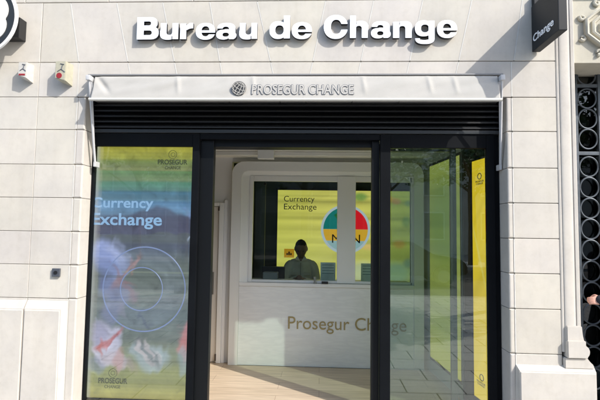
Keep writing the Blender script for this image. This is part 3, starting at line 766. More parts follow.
text('PROSEGUR\nCHANGE', (.2, .75, zb_2 + .13, zb_2 + .17), 0, INK, 'lettering', lb, .001, .01, 'CENTER', Mx=onlb)
for zq in (zt_ - .16, zb_2 + .21):
    mb = MB(); mb.tube([onlb(.52 + .12 * math.cos(a), 0, zq + .028 * math.sin(a)) for a in np.linspace(0, 2 * PI, 20, endpoint=False)], .004, 6, True); mb.build('emblem', INK, lb)
settle(lb)
# black return between side wall and jamb
mb = MB(); mb.box(1.405, 1.75, GLZ + .36, GLZ + .415, 0, 3.0); mb.box(lx0 + .035, 1.75, GLZ + .12, GLZ + .34, 0, 3.0)
mb.build('jamb_panel', BLACK, inn).matrix_parent_inverse = Matrix.Translation(-inn.location)

# ------------------------------------------------------------------ window display (left)
ld = thing('window_display', 'tall illuminated Currency Exchange display in the left shop window', 'display screen')
LY = GLZ + .07
def ledcol(u, v):
    n = len(u)
    ks = [(0, (158, 152, 45)), (.045, (150, 152, 55)), (.06, (112, 128, 66)), (.095, (128, 135, 84)), (.10, (92, 128, 78)), (.135, (112, 132, 92)), (.145, (72, 120, 96)), (.175, (84, 128, 118)), (.185, (62, 108, 132)),
          (.215, (86, 128, 150)), (.225, (70, 112, 148)), (.27, (92, 128, 160)), (.29, (82, 98, 124)), (.36, (74, 80, 104)), (.41, (76, 84, 96)), (.47, (92, 102, 88)), (.54, (98, 108, 84)), (.60, (104, 112, 88)), (.68, (98, 110, 92)), (.76, (98, 108, 88)),
          (.84, (112, 122, 84)), (.875, (128, 134, 74)), (.93, (140, 144, 76)), (1.0, (156, 148, 66))]
    vs = [k[0] for k in ks]; L = np.array([lin(k[1]) for k in ks])
    c = np.stack([np.interp(v, vs, L[:, i]) for i in range(3)], 1)
    c *= (1 + .16 * n1(v * 34, 11, 2) + .07 * n1(v * 90, 12, 1))[:, None]
    # the dark hill
    hill = sm(0, .02, v - (.235 + .10 * np.abs(u - .62) + .01 * n1(u * 6, 3))) * (1 - sm(.33, .42, v))
    c = lerp(c, (66, 62, 84), .72 * hill)
    c = lerp(c, (88, 98, 84), .5 * sm(0, .01, v - .345 - .015 * n1(u * 3, 5)) * (1 - sm(.38, .40, v)))
    # pale figures on the left and right with orange patches
    W1 = .05 * n1(v * 9 + u * 2, 31) + .02 * n1(v * 31, 32); W2 = .018 * n1(u * 7 + 3 + v * 5, 33) + .008 * n1(u * 23 + v * 11, 34)
    uu, vv = u + W1, v + W2
    tex = 1 + .22 * n1(uu * 11 + vv * 17, 35) * n1(vv * 40 - uu * 9 + 20, 36)
    for (cx, cy, a, b, col, wgt, rot, sf) in ((.15, .46, .15, .075, (150, 162, 210), .85, .2, .3), (.10, .50, .10, .10, (112, 130, 186), .6, .4, .4), (.26, .44, .07, .05, (150, 160, 196), .5, -.3, .3), (.20, .62, .14, .065, (128, 130, 168), .6, -.4, .35), (.12, .56, .12, .04, (96, 104, 150), .6, .1, .3),
            (.29, .50, .13, .014, (168, 112, 92), .75, -.5, .5), (.38, .475, .018, .04, (170, 118, 96), .6, .1, .4), (.32, .47, .014, .035, (168, 120, 104), .5, -.3, .4), (.26, .52, .10, .012, (150, 96, 84), .6, .3, .5), (.30, .56, .12, .012, (150, 110, 100), .5, .5, .5), (.37, .60, .05, .025, (138, 112, 120), .55, 0, .4),
            (.28, .655, .05, .02, (150, 140, 150), .5, .6, .4), (.97, .29, .05, .05, (120, 146, 200), .6, -.6, .3), (.94, .31, .016, .045, (170, 186, 214), .6, .5, .4), (.98, .33, .016, .04, (50, 66, 110), .6, .5, .4),
            (.18, .79, .20, .075, (196, 192, 214), .85, .25, .2), (.06, .75, .09, .045, (140, 136, 166), .6, 0, .4), (.28, .85, .16, .03, (170, 150, 150), .5, .1, .4), (.10, .86, .10, .03, (120, 140, 170), .45, 0, .4),
            (.17, .775, .11, .020, (186, 88, 74), .8, -.25, .35), (.12, .79, .05, .016, (190, 96, 80), .7, .6, .4), (.24, .76, .05, .012, (176, 84, 76), .7, -.9, .4), (.33, .845, .09, .016, (180, 120, 104), .5, -.5, .5),
            (.62, .83, .16, .055, (150, 168, 176), .7, 0, .25), (.60, .81, .10, .04, (88, 84, 86), .5, .5, .3), (.55, .795, .02, .035, (196, 186, 186), .65, .5, .4), (.62, .79, .02, .035, (190, 180, 180), .6, -.1, .4), (.68, .82, .02, .035, (180, 176, 176), .5, -.7, .4), (.58, .84, .06, .012, (170, 160, 160), .5, .3, .4),
            (.98, .76, .10, .06, (196, 116, 110), .8, -.3, .3), (.93, .79, .03, .05, (190, 110, 96), .5, .2, .4), (.95, .84, .09, .05, (140, 160, 166), .6, 0, .3),
            (.52, .695, .09, .007, (56, 62, 62), .7, .25, .5), (.46, .672, .04, .010, (62, 68, 66), .55, -.5, .5), (.60, .70, .04, .006, (60, 66, 64), .5, -.2, .5)):
        c = lerp(c, col, wgt * blob(uu, vv, cx, cy, a, b, sf, rot))
    bluer = np.exp(-((v - .62) / .22) ** 2) * .22; c = lerp(c, (88, 100, 146), bluer * 1.2)
    rr_ = np.sqrt(((u - .52) * 105) ** 2 + ((v - .565) * 253) ** 2)
    c = lerp(c, (120, 134, 160), .22 * (1 - sm(40, 43, rr_)) * sm(19, 23, rr_))
    c = c * tex[:, None]
    gr = c.mean(1, keepdims=True); c = c * .92 + gr * .08
    c = c * (1 + .05 * np.sin(v * 420 * PI / 3))[:, None]
    # pale and dark reflected bands, painted into the picture colour
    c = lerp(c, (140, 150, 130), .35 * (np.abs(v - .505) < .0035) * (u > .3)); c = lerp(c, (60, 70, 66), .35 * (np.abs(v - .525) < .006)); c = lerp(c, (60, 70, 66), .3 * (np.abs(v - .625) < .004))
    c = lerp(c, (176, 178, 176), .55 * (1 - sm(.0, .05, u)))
    return c
EM3 = emit_attr('display_light', .50)
a = P(94.5, 146, LY); b = P(193, 147, LY); c_ = P(185, 399, LY); d = P(87.5, 399, LY)
lx_0, lx_1 = xA - .01, xB + .01; lzt = zdt + .004; lzb = P(137, 399, LY)[1]
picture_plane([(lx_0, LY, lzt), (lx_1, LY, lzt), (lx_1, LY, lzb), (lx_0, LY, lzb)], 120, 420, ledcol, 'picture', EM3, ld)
MB().box(lx_0 - .01, lx_1 + .01, LY + .003, LY + .06, lzb - .02, lzt + .02).build('cabinet', BLKPL, ld)
TX = emit('display_text_light', tuple(lin((140, 176, 212))), 1.15); CI = emit('display_ring_light', tuple(lin((132, 148, 190))), 1.0); TD = emit('display_dark_text', tuple(lin((60, 66, 52))), 1.0)
def dtext(s, x0, y0, x1, y1, m, align='LEFT', off=0.0, name='lettering'):
    r = prect(x0, y0, x1, y1, LY); return text(s, r, LY - .003, m, name, ld, .001, off, align)
dtext('Currency', 92, 197.5, 153.5, 211, TX, off=.02)
dtext('Exchange', 92, 213.3, 162, 229, TX, off=.02)
dtext('PROSEGUR', 158, 159.6, 187.5, 164.6, TD, off=.02); dtext('CHANGE', 165, 166, 181, 169.4, TD, off=.01)
dtext('PROSEGUR', 98.5, 378, 127.5, 383.5, TD, off=.02); dtext('CHANGE', 104.5, 385, 120.5, 388.3, TD, off=.01)
def ring(cxp, cyp, r, t, m, clip=None, name='ring'):
    cx, cz = P(cxp, cyp, LY); r = r / 450 * (LY - CAM_Y)
    pts = [(cx + r * math.cos(a), LY - .003, cz + r * math.sin(a)) for a in np.linspace(0, 2 * PI, 97)]
    mb = MB(); run = []
    for p in pts:
        if p[0] > lx_0 + .005 and p[0] < lx_1 - .005: run.append(p)
        else:
            if len(run) > 2: mb.tube(run, t, 6)
            run = []
    if len(run) > 2: mb.tube(run, t, 6)
    return mb.build(name, m, ld)
ring(144, 289, 42, .006, CI); ring(141.5, 289, 21.5, .005, CI)
ring(172.8, 154.6, 4.2, .0022, TD); ring(173.2, 154.6, 2, .0018, TD); ring(113, 373, 4.2, .002, TD); ring(113, 373, 2, .0018, TD)
settle(ld)

# ------------------------------------------------------------------ service counter
ct = thing('service_counter', 'white rounded currency counter with serving window and marble front', 'counter')
cxl = P(228.5, 330, CY)[0]; cxr = P(424, 300, CY)[0]; czt = zc0
def rrect(x0, x1, z0, z1, r, n=10, bot=True):
    pts = [(x0, z0), (x1, z0)]
    pts += [(x1 - r + r * math.cos(a), z1 - r + r * math.sin(a)) for a in np.linspace(0, PI / 2, n)]
    pts += [(x0 + r + r * math.cos(a), z1 - r + r * math.sin(a)) for a in np.linspace(PI / 2, PI, n)]
    return pts
def frame_ring(mb, o, i, y0, yi, y1):
    """bevelled surround: outer loop o at y0, inner loop i at yi, back at y1 (same number of points)"""
    bm = bmesh.new(); n = len(o)
    A = [bm.verts.new((p[0], y0, p[1])) for p in o]; Bv = [bm.verts.new((p[0], yi, p[1])) for p in i]
    C_ = [bm.verts.new((p[0], y1, p[1])) for p in o]; D_ = [bm.verts.new((p[0], y1, p[1])) for p in i]
    for k in range(n):
        k2 = (k + 1) % n
        bm.faces.new((A[k], A[k2], Bv[k2], Bv[k])); bm.faces.new((A[k], C_[k], C_[k2], A[k2])); bm.faces.new((Bv[k], Bv[k2], D_[k2], D_[k]))
    bmesh.ops.recalc_face_normals(bm, faces=bm.faces[:]); mb.add(bm)
sx0 = P(238.5, 300, CY)[0]; szt = P(300, 171, CY)[1]; sx1 = cxr - (sx0 - cxl)
o1 = rrect(cxl, cxr, 0, czt, .15); i1 = rrect(sx0, sx1, .0, szt, .09)
mb = MB(); frame_ring(mb, o1, i1, CY, CY + .004, CY + .10); mb.build('surround', PANEL, ct, True)
ix0 = P(247.5, 270, CY)[0]; izt = P(300, 175.5, CY)[1]; izb = P(300, 283.6, CY)[1]; ix1 = sx1 - (ix0 - sx0) * .3
o2 = rrect(sx0 + .001, sx1 - .001, izb - .06, szt - .001, .09); i2 = rrect(ix0, ix1, izb - .03, izt, .03)
mb = MB(); frame_ring(mb, o2, i2, CY + .02, CY + .055, CY + .10); mb.build('splayed_reveal', PANEL, ct, True)
zwt = P(300, 181, CY)[1]; zwb = P(300, 280.8, CY)[1]; wxl = P(252, 230, CY)[0]; wm0 = P(337.3, 230, CY)[0]; wm1 = P(355.8, 230, CY)[0]; wxr = P(417, 230, CY)[0]
mb = MB(); yy0, yy1 = CY + .045, CY + .095
mb.box(ix0, wxl, yy0, yy1, zwb - .03, izt, .004).box(wxr, ix1, yy0, yy1, zwb - .03, izt, .004).box(wxl + .001, wxr - .001, yy0, yy1, zwt, izt - .001, .004).box(wxl + .001, wxr - .001, yy0, yy1, zwb - .03, zwb, .004)
mb.build('window_frame', WHITEM, ct)
MB().box(wm0, wm1, yy0 - .012, yy1 + .01, zwb - .028, izt - .002, .006).build('mullion', WHITEM, ct)
pane(wxl, wm0, zwb, zwt, CY + .07).build('glass_pane', CGLASS, ct); pane(wm1, wxr, zwb, zwt, CY + .07).build('glass_pane', CGLASS, ct)
zs0 = P(300, 287.3, CY - .03)[1]; 
MB().box(sx0 + .002, sx1 - .002, CY - .005, CY + .5, zs0, zwb - .032, .004).build('ledge', WHITEM, ct)
MB().box(sx0 + .002, sx1 - .002, CY + .012, CY + .1, .0, zs0 - .003, .002).build('marble_front', MARBLE, ct)
r = prect(288, 317.8, 406.5, 334.5, CY)
text('Prosegur Change', r, CY + .011, GOLD, 'lettering', ct, .006, .0)
q = prect(321.5, 283.8, 328, 287.3, CY - .01); MB().box(q[0], q[1], CY - .02, CY + .03, zwb - .03, zwb - .004, .003).build('pass_slot', BLKPL, ct)
mb = MB(); q = P(315, 283, CY - .01); mb.tube([(q[0], CY + .0, zwb - .03), (q[0], CY, zwb - .005), (q[0] - .005, CY - .005, zwb + .05)], [.018, .012, .014], 10); mb.build('speaker_post', mat('grey_plastic', (.25, .27, .27), .4), ct, True)
disc(P(264.5, 183.5, CY)[0], P(264.5, 183.5, CY)[1], .016, CY + .05, CY + .068, BLKPL, 'ceiling_sensor', ct, 20)
settle(ct)

# back room
br = thing('back_room', 'dark back room behind the serving window', 'room')
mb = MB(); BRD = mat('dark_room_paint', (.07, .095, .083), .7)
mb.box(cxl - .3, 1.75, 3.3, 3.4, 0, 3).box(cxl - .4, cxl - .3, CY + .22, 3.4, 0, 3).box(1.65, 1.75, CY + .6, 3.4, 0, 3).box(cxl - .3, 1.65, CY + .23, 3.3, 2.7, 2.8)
mb.box(P(262, 230, 2.2)[0] - .06, P(262, 230, 2.2)[0], 2.5, 2.56, 0, 2.7)
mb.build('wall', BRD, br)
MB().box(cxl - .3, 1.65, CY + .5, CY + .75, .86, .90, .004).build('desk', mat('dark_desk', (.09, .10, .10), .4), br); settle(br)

def fback(u, v):
    c = np.tile(lin((192, 184, 90)), (len(u), 1))
    s = n1(v * 26, 21, 4); c = c * (1 + .24 * s + .10 * n1(u * 5 + v * 9, 22, 3))[:, None]
    c = lerp(c, (205, 205, 110), .5 * blob(u, v, .35, .75, .5, .3, .8)); c = lerp(c, (120, 150, 80), .45 * sm(.55, .95, u) * (1 - .6 * v))
    c = lerp(c, (196, 196, 70), .35 * (1 - sm(0, .4, u)))
    for (cx, cy, a, b, col, wgt) in ((.60, .06, .05, .04, (90, 140, 70), .8), (.80, .08, .04, .03, (220, 150, 60), .7), (.86, .10, .03, .03, (210, 110, 90), .5), (.70, .55, .10, .03, (230, 180, 120), .6), (.93, .30, .03, .05, (90, 130, 90), .6),
                                     (.88, .52, .04, .04, (210, 130, 70), .5), (.95, .12, .03, .03, (80, 120, 110), .5), (.86, .8, .1, .1, (150, 190, 190), .5), (.62, .8, .1, .1, (170, 190, 180), .5), (.95, .7, .04, .04, (90, 130, 140), .6)):
        c = lerp(c, col, wgt * blob(u, v, cx, cy, a, b, .5))
    return c
SYB = 3.22
ws = thing('rate_screen', 'large yellow Currency Exchange screen on the back wall behind the counter', 'screen')
a = P(278, 190, SYB); b = P(416, 190, SYB); zlow = P(300, 292, SYB)[1]; 
EM4 = emit_attr('rate_screen_light', .40)
picture_plane([(a[0], SYB, a[1]), (b[0], SYB, a[1]), (b[0], SYB, zlow), (a[0], SYB, zlow)], 150, 130, fback, 'picture', EM4, ws)
MB().box(a[0] - .03, b[0] + .03, SYB + .004, SYB + .06, zlow - .03, a[1] + .03).build('frame', BLKPL, ws)
text('Currency', prect(284, 196, 314.5, 203.5, SYB), SYB - .004, INK, 'lettering', ws, .001, .0)
text('Exchange', prect(284, 203.8, 316.5, 211.5, SYB), SYB - .004, INK, 'lettering', ws, .001, .0)
ccx, ccz = P(345.5, 229.3, SYB); cr = 24.5 / 450 * (SYB - CAM_Y)
def wedge(a0, a1, r, m, y, name, parent, r0=0):
    pts = ([(ccx, ccz)] if r0 == 0 else []) + [(ccx + r * math.cos(t), ccz + r * math.sin(t)) for t in np.linspace(a0, a1, 40)]
    mb = MB(); mb.prism(pts, y - .001, y, 'y'); return mb.build(name, m, parent)
em = disc(ccx, ccz, cr, SYB - .004, SYB - .003, emit('ring_light', tuple(lin((190, 205, 215))), .75), 'round_emblem', ws)
C1 = cr * .9
wedge(PI / 2, PI, C1, emit('teal_light', tuple(lin((10, 120, 115))), .8), SYB - .006, 'teal_quarter', em)
wedge(0, PI / 2, C1, emit('red_light', tuple(lin((225, 25, 40))), .8), SYB - .006, 'red_quarter', em)
def chord(z0, z1, m, name, y):
    pts = []; 
    for z in np.linspace(z0, z1, 12): pts.append((ccx + math.sqrt(max(0, C1 ** 2 - (z - ccz) ** 2)), z))
    for z in np.linspace(z1, z0, 12): pts.append((ccx - math.sqrt(max(0, C1 ** 2 - (z - ccz) ** 2)) - 1e-4, z))
    mb = MB(); mb.prism(pts, y - .001, y, 'y'); return mb.build(name, m, em)
chord(ccz - C1 * .52, ccz - .001, emit('amber_light', tuple(lin((222, 172, 50))), .8), 'amber_band', SYB - .0065)
chord(ccz - C1 * .999, ccz - C1 * .525, emit('pale_blue_light', tuple(lin((160, 195, 200))), .7), 'pale_band', SYB - .0065)
wedge(PI * .5, PI * .72, C1 * .82, emit('green_light', tuple(lin((30, 110, 50))), .7), SYB - .008, 'green_patch', em)
text('MXN', prect(332, 234.5, 360, 243, SYB), SYB - .0085, BLKPL, 'lettering', em, .001, .0)
settle(ws)
nb = thing('notice', 'small orange notice on the yellow screen left of the seated clerk', 'notice')
r = prect(284.2, 248.8, 294.2, 257.5, SYB)
MB().box(r[0], r[1], SYB - .02, SYB - .008, r[2], r[3], .002).build('board', emit('glowing_orange_card', tuple(lin((205, 150, 20))), .6), nb)  # card given its own glow, like the screen behind it
mb = MB(); cxn, czn = (r[0] + r[1]) / 2, (r[2] + r[3]) / 2
for s, h in ((0, .035), (-.03, .02), (.03, .02)): mb.box(cxn + s - .012, cxn + s + .012, SYB - .023, SYB - .0205, czn - .03, czn - .03 + h * 1.6)
mb.build('emblem', mat('brown_ink', (.15, .07, .01), .6), nb); settle(nb)

# desk things
mn = thing('monitor', 'black computer monitor on the desk left of the clerk', 'monitor')
yM = 2.05; r = prect(262, 266.5, 284.5, 284, yM); 
MB().box(r[0], r[1], yM, yM + .04, r[2], r[3], .006).build('screen', BLKPL, mn)
MB().box((r[0] + r[1]) / 2 - .03, (r[0] + r[1]) / 2 + .03, yM - .03, yM - .002, .90, r[3] - .1, .004).box((r[0] + r[1]) / 2 - .1, (r[0] + r[1]) / 2 + .1, yM - .06, yM + .05, .90, .912, .003).build('stand', BLKPL, mn)
settle(mn)
pr = thing('printer', 'grey printer standing at the left end of the serving window', 'printer')
yM2 = 1.95; r = prect(263, 272, 278, 283, yM2)
MB().box(r[0], r[1], yM2 - .05, yM2 + .25, .901, r[3], .015).build('body', mat('printer_grey', (.22, .25, .28), .4), pr)
MB().box(r[0] + .03, r[1] - .03, yM2 - .09, yM2 - .048, .93, .945, .003).build('tray', mat('pale_tray', (.5, .5, .5), .5), pr); settle(pr)
ACR = mat('pale_teal_card', (.55, .68, .66), .35, var=.1, scale=15)
for lab, (x0, y0, x1, y1) in (('pale teal leaflet stand just left of the white mullion', (320.5, 262.5, 335.5, 280)), ('pale teal leaflet stand just right of the white mullion', (361, 263.5, 375, 280.5))):
    t = thing('leaflet_stand', lab, 'leaflet stand', 'leaflet stands on the counter'); r = prect(x0, y0, x1, y1, 1.75)
    mb = MB(); mb.box(r[0], r[1], 1.75, 1.756, .9, r[3], .001); mb.build('sheet', ACR, t)
    mb = MB()
    for k in range(4): mb.box(r[0] + .02, r[1] - .02, 1.748, 1.7495, r[3] - .035 - k * .035, r[3] - .028 - k * .035)
    mb.build('printed_lines', mat('teal_ink', (.12, .22, .22), .6), t)
    MB().box(r[0] - .005, r[1] + .005, 1.73, 1.80, .901, .915, .002).build('foot', BLKPL, t); settle(t)

# interior door left of the counter
idr = thing('interior_door', 'narrow white interior door with steel lock plate left of the counter', 'door')
DY_ = CY + .08
xd = P(217.5, 300, DY_)[0]; zdo = P(217, 206, DY_)[1]; xar = P(223.8, 300, DY_)[0]
MB().box(xd - .85, xd - .01, DY_ - .0, DY_ + .03, .01, zdo - .01, .004).build('leaf', mat('door_white', (.70, .66, .60), .45), idr)
mb = MB(); mb.box(xd, xar - .02, DY_ - .03, DY_ + .02, 0, zdo + .04, .006).box(xd - .92, xd - .002, DY_ - .03, DY_ + .02, zdo, zdo + .04, .006).box(xar - .018, xar + .02, DY_ - .012, DY_ + .02, 0, zdo + .075, .004)
mb.build('frame', WHITEM, idr)
r = prect(207, 272, 213.5, 294.5, DY_ - .02)
pl = MB().box(r[0], r[1], DY_ - .012, DY_ - .001, r[2], r[3], .002).build('lock_plate', mat('steel', (.35, .34, .31), .35, .7), idr)
mb = MB(); q = P(210.5, 284, DY_); mb.tube([(q[0], DY_ - .012, q[1]), (q[0], DY_ - .03, q[1])], .010, 10); mb.build('keyhole', BLKPL, pl)
mb = MB(); mb.tube([(xd - .004, DY_ - .03, .03), (xd - .004, DY_ - .03, .11)], .010, 10).tube([(xd - .004, DY_ - .03, zdo - .06), (xd - .004, DY_ - .03, zdo - .01)], .010, 10)
mb.build('hinge', mat('dark_hinge', (.08, .06, .05), .4, .5), idr)
settle(idr)

# ------------------------------------------------------------------ people
def skin_part(verts, radii, edges, sub=2):
    me = bpy.data.meshes.new('s'); me.from_pydata([tuple(v) for v in verts], edges, [])
    o = bpy.data.objects.new('s', me); COL.objects.link(o)
    o.modifiers.new('skin', 'SKIN'); 
    lay = me.skin_vertices[0] if me.skin_vertices else None
    if lay is None:
        bpy.context.view_layer.objects.active = o; me.skin_vertices
    for i, r in enumerate(radii):
        rr = r if isinstance(r, (tuple, list)) else (r, r)
        me.skin_vertices[0].data[i].radius = rr
    me.skin_vertices[0].data[0].use_root = True
    md = o.modifiers.new('sub', 'SUBSURF'); md.levels = sub; md.render_levels = sub
    m2 = eval_mesh(o, 's'); bpy.data.objects.remove(o); return m2
def tubebody(chains, n=14):
    """list of (points, radii (rx, ry) or r); ellipsoidal-capped tapered tubes"""
    bm = bmesh.new()
    for pts, rad in chains:
        pts = [Vector(p) for p in pts]; L = len(pts)
        # catmull-rom resample
        P2, R2 = [], []
        for i in range(L - 1):
            p0, p1, p2, p3 = pts[max(i - 1, 0)], pts[i], pts[i + 1], pts[min(i + 2, L - 1)]
            r1 = rad[i] if isinstance(rad[i], tuple) else (rad[i],) * 2; r2 = rad[i + 1] if isinstance(rad[i + 1], tuple) else (rad[i + 1],) * 2
            for k in range(5):
                t = k / 5; P2.append(.5 * ((2 * p1) + (p2 - p0) * t + (2 * p0 - 5 * p1 + 4 * p2 - p3) * t * t + (3 * p1 - p0 - 3 * p2 + p3) * t ** 3))
                s = t * t * (3 - 2 * t); R2.append((r1[0] + (r2[0] - r1[0]) * s, r1[1] + (r2[1] - r1[1]) * s))
        P2.append(pts[-1]); R2.append(rad[-1] if isinstance(rad[-1], tuple) else (rad[-1],) * 2)
        # rounded ends
        d0 = (P2[0] - P2[1]).normalized(); d1 = (P2[-1] - P2[-2]).normalized()
        st_, sr = [], []
        for a in (80, 55, 28): q = math.radians(a); st_.append(P2[0] + d0 * min(R2[0]) * math.sin(q)); sr.append((R2[0][0] * math.cos(q), R2[0][1] * math.cos(q)))
        en, er = [], []
        for a in (28, 55, 80): q = math.radians(a); en.append(P2[-1] + d1 * min(R2[-1]) * math.sin(q)); er.append((R2[-1][0] * math.cos(q), R2[-1][1] * math.cos(q)))
        P3 = st_ + P2 + en; R3 = sr + R2 + er; rings = []
        for i, p in enumerate(P3):
            d = (P3[min(i + 1, len(P3) - 1)] - P3[max(i - 1, 0)]).normalized()
            ref = Vector((1, 0, 0)) if abs(d.x) < .85 else Vector((0, 1, 0))
            u = (ref - d * ref.dot(d)).normalized(); v = d.cross(u)
            rings.append([bm.verts.new(p + u * math.cos(2 * PI * k / n) * R3[i][0] + v * math.sin(2 * PI * k / n) * R3[i][1]) for k in range(n)])
        for a, b in zip(rings, rings[1:]):
            for k in range(n): bm.faces.new((a[k], a[(k + 1) % n], b[(k + 1) % n], b[k]))
        bm.faces.new(rings[0][::-1]); bm.faces.new(rings[-1])
    bmesh.ops.recalc_face_normals(bm, faces=bm.faces[:]); return bm
def headbm(M):
    bm = bmesh.new(); bmesh.ops.create_uvsphere(bm, u_segments=40, v_segments=28, radius=1)
    for v in bm.verts:
        x, y, z = v.co                                   # face towards -y
        jaw = max(0, -z); X = x * .076 * (1 - .30 * jaw ** 1.5); Y = y * .094; Z = z * .118
        if y < 0: Y *= (1 - .10 * jaw); Y -= .012 * jaw * (1 - abs(x))
        if y > 0 and z < -.3: Y *= 1 - .45 * (-z - .3)
        for s in (-1, 1):                                # sockets
            g = math.exp(-(((x - s * .40) / .17) ** 2 + ((z - .02) / .11) ** 2)) if y < 0 else 0; Y += .012 * g
        if y < 0:
            Y -= .022 * math.exp(-((x / .12) ** 2 + ((z + .16) / .16) ** 2)); Y -= .010 * math.exp(-((x / .10) ** 2 + ((z - .02) / .16) ** 2))
            Y -= .007 * math.exp(-((x / .26) ** 2 + ((z + .47) / .06) ** 2)); Y += .006 * math.exp(-((x / .24) ** 2 + ((z + .41) / .02) ** 2)); Y -= .008 * math.exp(-((x / .55) ** 2 + ((z - .2) / .08) ** 2))
        v.co = (X, Y, Z)
    for s in (-1, 1):
        b2 = bmesh.new(); bmesh.ops.create_uvsphere(b2, u_segments=12, v_segments=8, radius=1)
        b2.transform(Matrix.Translation((s * .077, .012, -.005)) @ Matrix.Diagonal((.009, .017, .030, 1)))
        me = bpy.data.meshes.new('e'); b2.to_mesh(me); bm.from_mesh(me); b2.free()
    bm.transform(M); return bm
def fuse(bms, name, m, parent, vox=.006, smooth=4):
    me = bpy.data.meshes.new('f'); acc = bmesh.new()
    for b in bms:
        t = bpy.data.meshes.new('q'); b.to_mesh(t); acc.from_mesh(t); b.free()
    acc.to_mesh(me); acc.free(); o = bpy.data.objects.new('f', me); COL.objects.link(o)
    md = o.modifiers.new('r', 'REMESH'); md.mode = 'VOXEL'; md.voxel_size = vox; md.use_smooth_shade = True
    if smooth: s = o.modifiers.new('s', 'SMOOTH'); s.iterations = smooth; s.factor = .5
    m2 = eval_mesh(o, name); bpy.data.objects.remove(o); m2.materials.clear(); m2.materials.append(m)
    for p in m2.polygons: p.use_smooth = True
    return link(name, m2, parent)
def hair_cap(M, m, parent, lift=.007, low=.05):
    bm = bmesh.new(); bmesh.ops.create_uvsphere(bm, u_segments=40, v_segments=28, radius=1)
    for v in bm.verts:
        x, y, z = v.co; k = 1 + .05 * noise.noise(Vector((x * 9, y * 9, z * 9))); v.co = (x * (.076 + lift) * k, y * (.094 + lift) * k + .002, z * (.118 + lift) * k)
    bmesh.ops.delete(bm, geom=[v for v in bm.verts if v.co.z < low + (-.075 if v.co.y > .015 else .02 + max(0, -v.co.y - .04) * .35)], context='VERTS')
    bm.transform(M); mb = MB(); mb.add(bm); o = mb.build('hair', m, parent, True); md = o.modifiers.new('t', 'SOLIDIFY'); md.thickness = .006; return o
def eyes(M, parent):
    for s in (-1, 1):
        mb = MB(); b = bmesh.new(); bmesh.ops.create_uvsphere(b, u_segments=12, v_segments=8, radius=.0115); b.transform(M @ Matrix.Translation((s * .030, -.0745, .002))); mb.add(b)
        mb.build('eye', mat('eye_dark', (.06, .05, .045), .2), parent, True)
def hand(wrist, d, palm_n, thumb_side, curl=1.0, size=1.0):
    """chains of a hand: wrist point, direction of the fingers, palm normal, side of the thumb"""
    d = Vector(d).normalized(); pn = Vector(palm_n); pn = (pn - d * pn.dot(d)).normalized(); sd = Vector(thumb_side); sd = (sd - d * sd.dot(d) - pn * sd.dot(pn)).normalized()
    w0 = Vector(wrist); ch = []
    for k, (off, L) in enumerate(((.027, .072), (.009, .080), (-.009, .075), (-.027, .060))):
        base = w0 + d * .088 * size + sd * off * size
        ch.append(([w0 + sd * off * .6 * size, w0 + d * .05 * size + sd * off * size, base], [.014 * size, .0135 * size, .0105 * size]))
        p = base; ang = .35 * curl; pts = [p]
        for f in (.45, .30, .25):
            q = d * math.cos(ang) + pn * math.sin(ang); p = p + q * L * f * size; pts.append(p); ang += .95 * curl
        ch.append((pts, [.0098 * size, .0088 * size, .008 * size, .0068 * size]))
    t0 = w0 + d * .025 * size + sd * .022 * size; t1 = t0 + (d * .6 + sd * .7 + pn * .35).normalized() * .042 * size; t2 = t1 + (d * .75 + sd * (.1 - .3 * curl) + pn * .6).normalized() * .033 * size; t3 = t2 + (d * .5 - sd * .6 * curl + pn * .4).normalized() * .026 * size
    ch.append(([t0, t1, t2, t3], [.014 * size, .011 * size, .0095 * size, .008 * size]))
    return ch
# --- clerk seated behind the window
YC = 2.42
hx, hz_ = P(301.2, 249, YC)
clerk = thing('person', 'clerk in a khaki shirt seated behind the counter glass, head bowed', 'person')
SK = mat('dark_skin', (.20, .12, .085), .55, var=.1, scale=30)
SH = mat('khaki_shirt', (.70, .72, .62), .85, var=.12, scale=9, bump=.25, bscale=25)
HM = Matrix.Translation((hx, YC - .06, hz_ + .005)) @ Matrix.Rotation(math.radians(20), 4, 'X') @ Matrix.Scale(1.12, 4)
nk = (hx, YC, hz_ - .13); sz = hz_ - .185
def V(x, y, z): return (hx + x, YC + y, sz + z)
arms = []
for s in (-1, 1): arms.append(([V(s * .15, .01, -.04), V(s * .212, -.05, -.19), V(s * .21, -.17, -.30), V(s * .12, -.33, -.235), V(s * .05, -.40, -.20)], [.040, .042, .038, .033, .027]))
body = [([nk[:1] + (nk[1] + .01,) + (nk[2] - .06,), nk, (hx, YC - .03, hz_ - .06)], [.060, .056, .055]),
        ([V(0, .02, .02), V(0, .02, -.12), V(0, .02, -.30), V(0, .04, -.50), V(0, .03, -.62)], [(.10, .05), (.15, .08), (.15, .10), (.15, .10), (.17, .11)])] + arms
body += [([V(s * .09, .0, -.62), V(s * .12, -.42, -.60), V(s * .12, -.44, -.95)], [.085, .065, .05]) for s in (-1, 1)]
for s in (-1, 1): body += hand(V(s * .05, -.40, -.20), (-s * .25, -.75, .35), (-s * .6, 0, -.5), (0, -.2, 1), .9)
fuse([headbm(HM), tubebody(body)], 'body', SK, clerk)
shirt = [([V(0, .01, .045), V(0, .02, .0), V(0, .02, -.12), V(0, .02, -.30), V(0, .04, -.50), V(0, .03, -.62)], [(.075, .062), (.145, .078), (.178, .115), (.165, .115), (.175, .118), (.185, .125)])]
for s in (-1, 1): shirt.append(([V(s * .09, .015, .0), V(s * .168, .01, -.052), V(s * .215, -.05, -.19), V(s * .212, -.17, -.30), V(s * .13, -.32, -.24), V(s * .085, -.365, -.22)], [.052, .066, .058, .054, .047, .042]))
fuse([tubebody(shirt)], 'shirt', SH, clerk, .009, 3)
